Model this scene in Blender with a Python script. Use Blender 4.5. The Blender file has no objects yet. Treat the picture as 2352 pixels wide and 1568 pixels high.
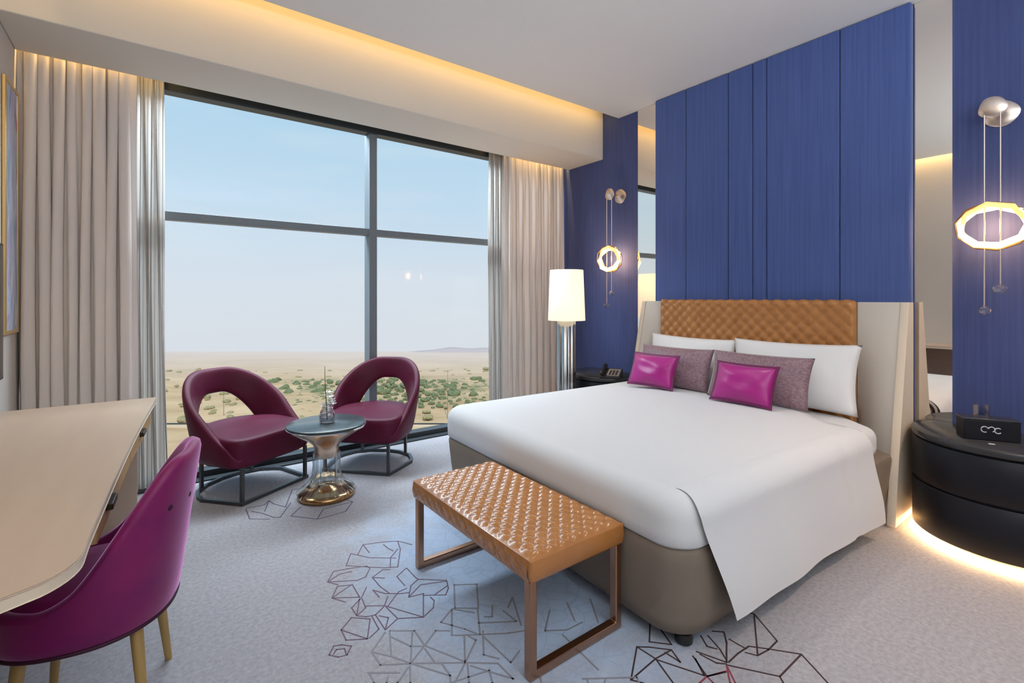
import bpy, bmesh, math, random
from mathutils import Vector, Matrix
random.seed(11)
PI = math.pi
S = bpy.context.scene
COL = S.collection

# ------------------------------------------------------------------ camera
cam_d = bpy.data.cameras.new('camera')
cam = bpy.data.objects.new('camera', cam_d)
COL.objects.link(cam)
cam.location = (0, 0, 1.35)
cam.rotation_euler = (PI / 2, 0, math.radians(53.238 - 90))
cam_d.sensor_width = 36.0
cam_d.lens = 17.026
cam_d.shift_y = -(784 - 685) / 2352
cam_d.clip_start = 0.02
cam_d.clip_end = 2000
S.camera = cam

# ------------------------------------------------------------------ view, world, lights
S.view_settings.view_transform = 'Standard'
S.view_settings.look = 'None'
S.view_settings.gamma = 1.0
S.view_settings.use_curve_mapping = False
S.view_settings.exposure = 0.0

world = bpy.data.worlds.new('world')
S.world = world
world.use_nodes = True
wn, wl = world.node_tree.nodes, world.node_tree.links
wn.clear()
w_out = wn.new('ShaderNodeOutputWorld')
w_bg = wn.new('ShaderNodeBackground')
w_bg.inputs['Strength'].default_value = 1.0
w_tc = wn.new('ShaderNodeTexCoord')
w_sep = wn.new('ShaderNodeSeparateXYZ')
w_map = wn.new('ShaderNodeMapRange')
w_map.inputs['From Min'].default_value = -0.12
w_map.inputs['From Max'].default_value = 0.75
w_ramp = wn.new('ShaderNodeValToRGB')
cr = w_ramp.color_ramp
cr.elements[0].position = 0.0
cr.elements[0].color = (0.74, 0.76, 0.82, 1)
cr.elements[1].position = 1.0
cr.elements[1].color = (0.28, 0.50, 0.80, 1)
for p, c in ((0.17, (0.72, 0.78, 0.87, 1)), (0.34, (0.58, 0.74, 0.90, 1)), (0.52, (0.48, 0.70, 0.89, 1))):
    e = cr.elements.new(p)
    e.color = c
w_noi = wn.new('ShaderNodeTexNoise')
w_noi.inputs['Scale'].default_value = 2.2
w_noi.inputs['Detail'].default_value = 4
w_vm = wn.new('ShaderNodeVectorMath')
w_vm.operation = 'MULTIPLY'
w_vm.inputs[1].default_value = (1, 1, 6)
w_mix = wn.new('ShaderNodeMix')
w_mix.data_type = 'RGBA'
w_mix.inputs[7].default_value = (0.80, 0.84, 0.90, 1)
w_cr2 = wn.new('ShaderNodeMapRange')
w_cr2.inputs['From Min'].default_value = 0.5
w_cr2.inputs['From Max'].default_value = 0.85
w_cr2.inputs['To Max'].default_value = 0.5
wl.new(w_tc.outputs['Generated'], w_sep.inputs[0])
wl.new(w_sep.outputs['Z'], w_map.inputs['Value'])
wl.new(w_map.outputs[0], w_ramp.inputs['Fac'])
wl.new(w_tc.outputs['Generated'], w_vm.inputs[0])
wl.new(w_vm.outputs[0], w_noi.inputs['Vector'])
wl.new(w_noi.outputs['Fac'], w_cr2.inputs['Value'])
wl.new(w_cr2.outputs[0], w_mix.inputs['Factor'])
wl.new(w_ramp.outputs['Color'], w_mix.inputs[6])
wl.new(w_mix.outputs[2], w_bg.inputs['Color'])
wl.new(w_bg.outputs[0], w_out.inputs[0])


def light(name, kind, loc, energy, color, rot=(0, 0, 0), **k):
    d = bpy.data.lights.new(name, kind)
    d.energy = energy
    d.color = color
    for a, v in k.items():
        setattr(d, a, v)
    o = bpy.data.objects.new(name, d)
    COL.objects.link(o)
    o.location = loc
    o.rotation_euler = rot
    return o


# sun stands behind the building: it lights the desert, not the room
light('sun', 'SUN', (0, -20, 40), 3.2, (1.0, 0.93, 0.82), (math.radians(38), 0, math.radians(-25)), angle=0.01)
# daylight portal of the window
pt = light('window_portal', 'AREA', (1.63, 4.47, 1.5), 1.0, (1, 1, 1), (math.radians(90), 0, 0), shape='RECTANGLE', size=4.5, size_y=3.0)
pt.data.cycles.is_portal = True
pt.rotation_euler = (-math.radians(90), 0, 0)
# unseen fill lamp added behind the camera to lift the ceiling; downlights overhead
light('fill_uplight', 'AREA', (0.7, -1.3, 1.9), 150, (0.84, 0.93, 1.0), (PI, 0, 0), shape='RECTANGLE', size=2.2, size_y=1.2)
light('downlight', 'SPOT', (3.15, -0.45, 3.19), 165, (1.0, 0.66, 0.40), (0, 0, 0), shadow_soft_size=0.05, spot_size=1.5, spot_blend=0.8)
light('downlight', 'SPOT', (2.6, 1.9, 3.19), 60, (1.0, 0.93, 0.85), (0, 0, 0), shadow_soft_size=0.06, spot_size=1.3, spot_blend=1.0)
# unseen lamp added above the facade to strengthen the sky light indoors
light('daylight_fill', 'AREA', (1.6, 5.15, 3.9), 520, (0.80, 0.90, 1.0), (math.radians(-46), 0, 0), shape='RECTANGLE', size=4.8, size_y=1.1)
# light strip in the ceiling cove, thrown on the bulkhead
light('cove_light', 'AREA', (1.62, 3.40, 3.33), 6.5, (1.0, 0.60, 0.18), (math.radians(70), 0, 0), shape='RECTANGLE', size=4.4, size_y=0.04)
# light strip in the curtain pocket
for px, pw in ((-0.30, 0.62), (3.45, 0.80)):
    light('pocket_light', 'AREA', (px, 4.14, 3.09), 9.0 * pw, (1.0, 0.66, 0.24), (math.radians(10), 0, 0), shape='RECTANGLE', size=pw, size_y=0.03)
# light strip washing the wall behind the desk
light('wall_wash', 'AREA', (-0.55, 0.8, 3.34), 16, (1.0, 0.70, 0.30), (0, math.radians(20), 0), shape='RECTANGLE', size=0.04, size_y=4.6)

# ------------------------------------------------------------------ materials
def srgb(r, g, b):
    def f(c):
        c /= 255.0
        return c / 12.92 if c <= 0.04045 else ((c + 0.055) / 1.055) ** 2.4
    return (f(r), f(g), f(b), 1.0)


def mat(name, col, rough=0.6, metal=0.0, spec=0.5, sheen=0.0, sheen_tint=None, col2=None, vscale=(8, 8, 8), vdetail=3,
        bump=0.0, bscale=200, bvec=(1, 1, 1), emit=None, estr=0.0, trans=0.0, ior=1.45, coat=0.0):
    m = bpy.data.materials.new(name)
    m.use_nodes = True
    N, L = m.node_tree.nodes, m.node_tree.links
    b = N['Principled BSDF']
    b.inputs['Base Color'].default_value = col
    b.inputs['Roughness'].default_value = rough
    b.inputs['Metallic'].default_value = metal
    b.inputs['Specular IOR Level'].default_value = spec
    b.inputs['IOR'].default_value = ior
    b.inputs['Transmission Weight'].default_value = trans
    b.inputs['Coat Weight'].default_value = coat
    if sheen:
        b.inputs['Sheen Weight'].default_value = sheen
        b.inputs['Sheen Roughness'].default_value = 0.35
        if sheen_tint:
            b.inputs['Sheen Tint'].default_value = sheen_tint
    if emit:
        b.inputs['Emission Color'].default_value = emit
        b.inputs['Emission Strength'].default_value = estr
    if col2 or bump:
        tc = N.new('ShaderNodeTexCoord')
    if col2:
        mp = N.new('ShaderNodeMapping')
        mp.inputs['Scale'].default_value = vscale
        no = N.new('ShaderNodeTexNoise')
        no.inputs['Scale'].default_value = 1.0
        no.inputs['Detail'].default_value = vdetail
        mr = N.new('ShaderNodeMapRange')
        mr.inputs['From Min'].default_value = 0.3
        mr.inputs['From Max'].default_value = 0.7
        mx = N.new('ShaderNodeMix')
        mx.data_type = 'RGBA'
        mx.inputs[6].default_value = col
        mx.inputs[7].default_value = col2
        L.new(tc.outputs['Object'], mp.inputs['Vector'])
        L.new(mp.outputs[0], no.inputs['Vector'])
        L.new(no.outputs['Fac'], mr.inputs['Value'])
        L.new(mr.outputs[0], mx.inputs['Factor'])
        L.new(mx.outputs[2], b.inputs['Base Color'])
    if bump:
        mp2 = N.new('ShaderNodeMapping')
        mp2.inputs['Scale'].default_value = bvec
        n2 = N.new('ShaderNodeTexNoise')
        n2.inputs['Scale'].default_value = bscale
        n2.inputs['Detail'].default_value = 2
        bp = N.new('ShaderNodeBump')
        bp.inputs['Strength'].default_value = bump
        bp.inputs['Distance'].default_value = 0.004
        L.new(tc.outputs['Object'], mp2.inputs['Vector'])
        L.new(mp2.outputs[0], n2.inputs['Vector'])
        L.new(n2.outputs['Fac'], bp.inputs['Height'])
        L.new(bp.outputs[0], b.inputs['Normal'])
    return m


def sheet(name, col, transp, transl=0.5):
    """thin cloth: diffuse + translucent, partly see-through"""
    m = bpy.data.materials.new(name)
    m.use_nodes = True
    N, L = m.node_tree.nodes, m.node_tree.links
    N.clear()
    out = N.new('ShaderNodeOutputMaterial')
    d = N.new('ShaderNodeBsdfDiffuse')
    t = N.new('ShaderNodeBsdfTranslucent')
    d.inputs['Color'].default_value = col
    t.inputs['Color'].default_value = col
    m1 = N.new('ShaderNodeMixShader')
    m1.inputs[0].default_value = transl
    L.new(d.outputs[0], m1.inputs[1])
    L.new(t.outputs[0], m1.inputs[2])
    tr = N.new('ShaderNodeBsdfTransparent')
    m2 = N.new('ShaderNodeMixShader')
    m2.inputs[0].default_value = transp
    L.new(m1.outputs[0], m2.inputs[1])
    L.new(tr.outputs[0], m2.inputs[2])
    L.new(m2.outputs[0], out.inputs[0])
    return m


def pane_glass(name):
    m = bpy.data.materials.new(name)
    m.use_nodes = True
    N, L = m.node_tree.nodes, m.node_tree.links
    N.clear()
    out = N.new('ShaderNodeOutputMaterial')
    tr = N.new('ShaderNodeBsdfTransparent')
    tr.inputs['Color'].default_value = (0.97, 0.985, 0.98, 1)
    gl = N.new('ShaderNodeBsdfGlossy')
    gl.inputs['Roughness'].default_value = 0.02
    mx = N.new('ShaderNodeMixShader')
    mx.inputs[0].default_value = 0.006
    L.new(tr.outputs[0], mx.inputs[1])
    L.new(gl.outputs[0], mx.inputs[2])
    L.new(mx.outputs[0], out.inputs[0])
    return m


def clear_glass(name, tint=(0.93, 0.97, 0.97, 1), gloss=0.25):
    m = bpy.data.materials.new(name)
    m.use_nodes = True
    N, L = m.node_tree.nodes, m.node_tree.links
    N.clear()
    out = N.new('ShaderNodeOutputMaterial')
    tr = N.new('ShaderNodeBsdfTransparent')
    tr.inputs['Color'].default_value = tint
    gl = N.new('ShaderNodeBsdfGlossy')
    gl.inputs['Roughness'].default_value = 0.04
    fr = N.new('ShaderNodeLayerWeight')
    fr.inputs['Blend'].default_value = gloss
    mx = N.new('ShaderNodeMixShader')
    L.new(fr.outputs['Facing'], mx.inputs[0])
    L.new(tr.outputs[0], mx.inputs[1])
    L.new(gl.outputs[0], mx.inputs[2])
    L.new(mx.outputs[0], out.inputs[0])
    return m


M = {}
M['ceiling'] = mat('ceiling_paint', (0.78, 0.79, 0.80, 1), 0.9, bump=0.03, bscale=60)
M['cream'] = mat('cream_paint', (0.70, 0.66, 0.60, 1), 0.85, bump=0.03, bscale=60)
M['wallpaint'] = mat('wall_paint', (0.62, 0.58, 0.54, 1), 0.85, bump=0.04, bscale=80)
M['blue'] = mat('blue_wall_fabric', (0.042, 0.062, 0.19, 1), 0.75, sheen=0.3, col2=(0.058, 0.084, 0.24, 1), vscale=(60, 60, 1.5), bump=0.25, bscale=240, bvec=(1, 1, 0.12))
M['blue2'] = mat('blue_panel_fabric', (0.054, 0.094, 0.285, 1), 0.7, sheen=0.3, col2=(0.075, 0.126, 0.36, 1), vscale=(70, 70, 1.2), bump=0.3, bscale=260, bvec=(1, 1, 0.1))
M['bronze_mirror'] = mat('bronze_mirror_glass', (0.93, 0.88, 0.81, 1), 0.015, metal=1.0)
M['alu'] = mat('grey_window_metal', srgb(124, 134, 142), 0.5, metal=0.2)
M['alu_dark'] = mat('dark_window_metal', srgb(58, 64, 68), 0.45, metal=0.3)
M['pane'] = pane_glass('window_glass')
M['curtain'] = sheet('greige_curtain_cloth', (0.82, 0.75, 0.71, 1), 0.0, 0.12)
M['sheer'] = sheet('grey_sheer_cloth', (0.62, 0.59, 0.56, 1), 0.05, 0.42)
M['maroon'] = mat('maroon_upholstery', (0.082, 0.004, 0.022, 1), 0.5, spec=0.3, sheen=0.06, sheen_tint=(0.8, 0.4, 0.7, 1), col2=(0.102, 0.006, 0.032, 1), vscale=(6, 6, 6), bump=0.06, bscale=160)
M['velvet'] = mat('magenta_velvet', (0.24, 0.008, 0.105, 1), 0.5, sheen=1.0, sheen_tint=(0.95, 0.45, 0.85, 1), col2=(0.17, 0.005, 0.095, 1), vscale=(5, 5, 7), bump=0.05, bscale=120)
M['velvet_dark'] = mat('dark_piping', (0.035, 0.003, 0.018, 1), 0.6)
M['gunmetal'] = mat('gunmetal_frame', (0.10, 0.105, 0.115, 1), 0.35, metal=0.85)
M['copper'] = mat('copper_frame', (0.46, 0.26, 0.17, 1), 0.27, metal=1.0)
M['brass'] = mat('polished_brass', (0.55, 0.31, 0.13, 1), 0.18, metal=1.0)
M['rosegold'] = mat('brushed_rose_gold', (0.78, 0.58, 0.44, 1), 0.25, metal=1.0)
M['oak'] = mat('gold_wood_leg', (0.50, 0.33, 0.12, 1), 0.4, metal=0.3, col2=(0.40, 0.26, 0.10, 1), vscale=(30, 30, 3))
M['tan'] = mat('tan_leather', (0.46, 0.185, 0.047, 1), 0.25, spec=0.8, coat=0.25, col2=(0.40, 0.155, 0.038, 1), vscale=(9, 9, 9), bump=0.08, bscale=220)
M['headleather'] = mat('quilted_headboard_leather', (0.50, 0.22, 0.070, 1), 0.36, col2=(0.42, 0.175, 0.052, 1), vscale=(9, 9, 9), bump=0.08, bscale=220)
M['wing'] = mat('pale_wing_leather', (0.66, 0.60, 0.53, 1), 0.6, bump=0.05, bscale=180)
M['wingtrim'] = mat('cream_wing_trim', (0.74, 0.63, 0.50, 1), 0.45)
M['bedbase'] = mat('taupe_bed_base', (0.225, 0.18, 0.14, 1), 0.65, bump=0.08, bscale=180, col2=(0.20, 0.16, 0.125, 1), vscale=(5, 5, 5))
M['linen'] = mat('white_bed_linen', (0.67, 0.675, 0.69, 1), 0.9, sheen=0.1, bump=0.04, bscale=90)
M['pillow'] = mat('white_pillow_cotton', (0.80, 0.80, 0.81, 1), 0.9, sheen=0.1, bump=0.06, bscale=60)
M['sham'] = mat('mauve_woven_silk', (0.20, 0.105, 0.135, 1), 0.5, sheen=0.5, col2=(0.32, 0.22, 0.25, 1), vscale=(14, 60, 90), bump=0.2, bscale=170, bvec=(0.4, 1.6, 1))
M['magenta'] = mat('magenta_satin', (0.42, 0.020, 0.24, 1), 0.34, sheen=0.4, col2=(0.36, 0.015, 0.20, 1), vscale=(5, 5, 5), bump=0.05, bscale=140)
M['magedge'] = mat('magenta_flange', (0.16, 0.008, 0.085, 1), 0.5)
M['black'] = mat('black_lacquer', (0.010, 0.011, 0.016, 1), 0.42, spec=0.3)
M['blacktop'] = mat('black_stone_top', (0.035, 0.037, 0.042, 1), 0.2)
M['rubber'] = mat('black_plastic', (0.018, 0.018, 0.02, 1), 0.45)
M['greypad'] = mat('grey_keypad', (0.30, 0.29, 0.27, 1), 0.5)
M['chrome'] = mat('chrome', (0.72, 0.73, 0.74, 1), 0.10, metal=1.0)
M['smoke'] = mat('smoked_chrome', (0.42, 0.43, 0.44, 1), 0.14, metal=1.0)
M['nickel'] = mat('pale_rose_nickel', (0.78, 0.66, 0.58, 1), 0.28, metal=1.0)
M['shade'] = mat('lit_lamp_shade', (0.85, 0.80, 0.70, 1), 0.8, emit=(1.0, 0.84, 0.60, 1), estr=0.85)
M['led'] = mat('warm_led_strip', (1, 0.8, 0.5, 1), 0.5, emit=(1.0, 0.60, 0.26, 1), estr=150.0)
M['glow'] = mat('lit_crystal', (1, 0.9, 0.7, 1), 0.2, emit=(1.0, 0.66, 0.27, 1), estr=2.6)
M['glow2'] = mat('lit_amber_crystal', (0.8, 0.55, 0.25, 1), 0.12, emit=(1.0, 0.58, 0.18, 1), estr=1.0)
M['crystal'] = clear_glass('clear_crystal', (0.88, 0.86, 0.88, 1), 0.45)
M['tableglass'] = clear_glass('clear_table_glass', (0.90, 0.94, 0.96, 1), 0.35)
M['slate'] = mat('dark_grey_table_top', (0.075, 0.095, 0.10, 1), 0.22)
M['silver_rim'] = mat('silver_rim', (0.72, 0.70, 0.68, 1), 0.2, metal=1.0)
M['desk'] = mat('pale_desk_laminate', (0.56, 0.43, 0.33, 1), 0.42, col2=(0.52, 0.395, 0.30, 1), vscale=(14, 1.6, 14), vdetail=5)
M['deskedge'] = mat('pale_desk_edging', (0.72, 0.60, 0.46, 1), 0.4)
M['deskwood'] = mat('warm_drawer_wood', (0.52, 0.31, 0.14, 1), 0.4, col2=(0.42, 0.24, 0.10, 1), vscale=(20, 2, 20), vdetail=5)
M['pull'] = mat('dark_drawer_pull', (0.06, 0.05, 0.03, 1), 0.4, metal=0.6)
M['gold'] = mat('gold_picture_frame', (0.70, 0.50, 0.22, 1), 0.35, metal=0.9)
M['screen'] = mat('black_television_screen', (0.008, 0.010, 0.012, 1), 0.12)
M['stem'] = mat('green_stem', (0.08, 0.16, 0.07, 1), 0.6)
M['petal'] = mat('white_petal', (0.85, 0.85, 0.80, 1), 0.7)
M['paper'] = mat('white_card', (0.80, 0.79, 0.76, 1), 0.7)
M['silver_print'] = mat('silver_print', (0.62, 0.62, 0.68, 1), 0.5)
M['sand'] = None
for key, c in (('plum', (0.17, 0.115, 0.16, 1)), ('grey', (0.25, 0.25, 0.285, 1)), ('black_line', (0.055, 0.032, 0.034, 1)), ('rose', (0.27, 0.055, 0.085, 1)), ('violet', (0.115, 0.095, 0.16, 1))):
    M[key] = mat('carpet_yarn_' + key, c, 0.95, bump=0.3, bscale=400)


def carpet():
    m = mat('patterned_carpet', (0.36, 0.35, 0.37, 1), 0.95, spec=0.1)
    N, L = m.node_tree.nodes, m.node_tree.links
    b = N['Principled BSDF']
    tc = N.new('ShaderNodeTexCoord')
    n1 = N.new('ShaderNodeTexNoise')
    n1.inputs['Scale'].default_value = 55
    n1.inputs['Detail'].default_value = 5
    n1.inputs['Roughness'].default_value = 0.7
    r1 = N.new('ShaderNodeMapRange')
    r1.inputs['From Min'].default_value = 0.35
    r1.inputs['From Max'].default_value = 0.65
    L.new(tc.outputs['Object'], n1.inputs['Vector'])
    L.new(n1.outputs['Fac'], r1.inputs['Value'])
    base = N.new('ShaderNodeMix')
    base.data_type = 'RGBA'
    base.inputs[6].default_value = (0.315, 0.311, 0.338, 1)
    base.inputs[7].default_value = (0.425, 0.419, 0.450, 1)
    L.new(r1.outputs[0], base.inputs['Factor'])
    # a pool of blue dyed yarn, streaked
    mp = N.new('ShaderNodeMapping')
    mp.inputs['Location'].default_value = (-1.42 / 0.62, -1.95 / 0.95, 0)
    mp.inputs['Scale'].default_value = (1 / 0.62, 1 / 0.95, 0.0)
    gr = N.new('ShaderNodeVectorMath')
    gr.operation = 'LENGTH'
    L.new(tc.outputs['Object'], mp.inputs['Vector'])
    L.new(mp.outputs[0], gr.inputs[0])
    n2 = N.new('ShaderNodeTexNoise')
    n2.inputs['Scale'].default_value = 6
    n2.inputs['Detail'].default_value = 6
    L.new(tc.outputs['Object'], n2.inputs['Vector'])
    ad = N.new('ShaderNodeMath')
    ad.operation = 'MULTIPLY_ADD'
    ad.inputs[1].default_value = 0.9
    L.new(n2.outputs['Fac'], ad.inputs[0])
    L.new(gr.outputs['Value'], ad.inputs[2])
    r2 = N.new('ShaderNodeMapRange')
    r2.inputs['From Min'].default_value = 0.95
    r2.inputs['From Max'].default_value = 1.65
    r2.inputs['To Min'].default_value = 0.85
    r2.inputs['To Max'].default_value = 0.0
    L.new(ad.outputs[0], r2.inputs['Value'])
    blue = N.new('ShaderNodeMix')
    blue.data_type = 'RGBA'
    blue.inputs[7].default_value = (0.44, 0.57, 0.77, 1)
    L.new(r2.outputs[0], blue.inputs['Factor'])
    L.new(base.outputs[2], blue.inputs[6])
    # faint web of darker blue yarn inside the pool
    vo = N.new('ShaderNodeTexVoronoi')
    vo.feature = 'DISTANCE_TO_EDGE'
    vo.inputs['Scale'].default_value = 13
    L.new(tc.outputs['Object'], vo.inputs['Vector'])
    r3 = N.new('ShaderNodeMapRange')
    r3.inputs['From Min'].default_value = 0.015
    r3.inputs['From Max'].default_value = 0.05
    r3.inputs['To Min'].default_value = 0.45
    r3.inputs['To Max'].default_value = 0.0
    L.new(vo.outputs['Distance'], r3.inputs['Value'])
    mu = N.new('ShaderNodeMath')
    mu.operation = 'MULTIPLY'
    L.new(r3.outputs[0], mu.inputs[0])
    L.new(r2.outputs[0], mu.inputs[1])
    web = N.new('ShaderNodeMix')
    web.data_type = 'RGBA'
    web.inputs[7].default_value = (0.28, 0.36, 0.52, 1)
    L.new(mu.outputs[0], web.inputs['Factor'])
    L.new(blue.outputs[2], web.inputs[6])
    L.new(web.outputs[2], b.inputs['Base Color'])
    n3 = N.new('ShaderNodeTexNoise')
    n3.inputs['Scale'].default_value = 350
    L.new(tc.outputs['Object'], n3.inputs['Vector'])
    bp = N.new('ShaderNodeBump')
    bp.inputs['Strength'].default_value = 0.4
    bp.inputs['Distance'].default_value = 0.004
    L.new(n3.outputs['Fac'], bp.inputs['Height'])
    L.new(bp.outputs[0], b.inputs['Normal'])
    return m


def artwork_paint():
    m = mat('abstract_painting', (0.3, 0.4, 0.6, 1), 0.5)
    N, L = m.node_tree.nodes, m.node_tree.links
    b = N['Principled BSDF']
    tc = N.new('ShaderNodeTexCoord')
    mp = N.new('ShaderNodeMapping')
    mp.inputs['Scale'].default_value = (9, 9, 2.2)
    no = N.new('ShaderNodeTexNoise')
    no.inputs['Scale'].default_value = 1.0
    no.inputs['Detail'].default_value = 4
    no.inputs['Distortion'].default_value = 1.2
    ra = N.new('ShaderNodeValToRGB')
    ra.color_ramp.elements[0].position = 0.30
    ra.color_ramp.elements[0].color = (0.20, 0.27, 0.46, 1)
    ra.color_ramp.elements[1].position = 0.72
    ra.color_ramp.elements[1].color = (0.36, 0.10, 0.22, 1)
    for p, c in ((0.42, (0.36, 0.48, 0.66, 1)), (0.50, (0.55, 0.60, 0.68, 1)), (0.58, (0.42, 0.34, 0.58, 1)), (0.65, (0.30, 0.46, 0.44, 1))):
        e = ra.color_ramp.elements.new(p)
        e.color = c
    L.new(tc.outputs['Object'], mp.inputs['Vector'])
    L.new(mp.outputs[0], no.inputs['Vector'])
    L.new(no.outputs['Fac'], ra.inputs['Fac'])
    L.new(ra.outputs['Color'], b.inputs['Base Color'])
    return m


def desert():
    m = mat('desert_sand', (0.5, 0.4, 0.3, 1), 0.95, spec=0.1)
    N, L = m.node_tree.nodes, m.node_tree.links
    b = N['Principled BSDF']
    tc = N.new('ShaderNodeTexCoord')
    mp = N.new('ShaderNodeMapping')
    mp.inputs['Scale'].default_value = (0.02, 0.06, 0.05)
    no = N.new('ShaderNodeTexNoise')
    no.inputs['Scale'].default_value = 1.0
    no.inputs['Detail'].default_value = 8
    no.inputs['Roughness'].default_value = 0.65
    ra = N.new('ShaderNodeValToRGB')
    ra.color_ramp.elements[0].position = 0.30
    ra.color_ramp.elements[0].color = (0.42, 0.29, 0.16, 1)
    ra.color_ramp.elements[1].position = 0.66
    ra.color_ramp.elements[1].color = (0.66, 0.49, 0.31, 1)
    e = ra.color_ramp.elements.new(0.48)
    e.color = (0.56, 0.40, 0.24, 1)
    # distance haze painted in: sand colour pales towards the horizon
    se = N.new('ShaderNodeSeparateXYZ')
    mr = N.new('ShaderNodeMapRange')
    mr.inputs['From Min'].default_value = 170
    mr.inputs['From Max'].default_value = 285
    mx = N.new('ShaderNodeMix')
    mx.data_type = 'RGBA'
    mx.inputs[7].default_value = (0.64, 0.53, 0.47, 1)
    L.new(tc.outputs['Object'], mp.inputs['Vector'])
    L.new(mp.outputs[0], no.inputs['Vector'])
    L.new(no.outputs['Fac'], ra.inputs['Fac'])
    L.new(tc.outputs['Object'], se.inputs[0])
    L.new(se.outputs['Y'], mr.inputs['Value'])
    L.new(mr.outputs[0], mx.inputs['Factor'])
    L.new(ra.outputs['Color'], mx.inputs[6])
    # thin green ground cover along the scrub belt
    gy = N.new('ShaderNodeMapRange')
    gy.inputs['From Min'].default_value = 138
    gy.inputs['From Max'].default_value = 168
    gy2 = N.new('ShaderNodeMapRange')
    gy2.inputs['From Min'].default_value = 196
    gy2.inputs['From Max'].default_value = 176
    n2 = N.new('ShaderNodeTexNoise')
    n2.inputs['Scale'].default_value = 1.0
    n2.inputs['Detail'].default_value = 7
    mp2 = N.new('ShaderNodeMapping')
    mp2.inputs['Scale'].default_value = (0.11, 0.16, 0.1)
    L.new(tc.outputs['Object'], mp2.inputs['Vector'])
    L.new(mp2.outputs[0], n2.inputs['Vector'])
    nr = N.new('ShaderNodeMapRange')
    nr.inputs['From Min'].default_value = 0.42
    nr.inputs['From Max'].default_value = 0.60
    nr.inputs['To Max'].default_value = 0.75
    L.new(n2.outputs['Fac'], nr.inputs['Value'])
    L.new(se.outputs['Y'], gy.inputs['Value'])
    L.new(se.outputs['Y'], gy2.inputs['Value'])
    gx = N.new('ShaderNodeMapRange')
    gx.inputs['From Min'].default_value = -115
    gx.inputs['From Max'].default_value = -70
    L.new(se.outputs['X'], gx.inputs['Value'])
    last = nr.outputs[0]
    for o_ in (gy.outputs[0], gy2.outputs[0], gx.outputs[0]):
        mu = N.new('ShaderNodeMath')
        mu.operation = 'MULTIPLY'
        L.new(last, mu.inputs[0])
        L.new(o_, mu.inputs[1])
        last = mu.outputs[0]
    mg = N.new('ShaderNodeMix')
    mg.data_type = 'RGBA'
    mg.inputs[7].default_value = (0.21, 0.225, 0.125, 1)
    L.new(last, mg.inputs['Factor'])
    L.new(mx.outputs[2], mg.inputs[6])
    L.new(mg.outputs[2], b.inputs['Base Color'])
    return m


M['carpet'] = carpet()
M['art'] = artwork_paint()
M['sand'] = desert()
M['bush'] = mat('shrub_leaf', (0.12, 0.155, 0.075, 1), 0.9, col2=(0.20, 0.225, 0.12, 1), vscale=(1.2, 1.2, 1.2))
M['bush2'] = mat('dry_shrub_leaf', (0.26, 0.25, 0.12, 1), 0.9, col2=(0.36, 0.31, 0.18, 1), vscale=(1.2, 1.2, 1.2))
M['concrete'] = mat('pale_concrete', (0.62, 0.55, 0.45, 1), 0.9)
M['ridge'] = mat('far_ridge_rock', (0.42, 0.38, 0.40, 1), 1.0)

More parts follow.
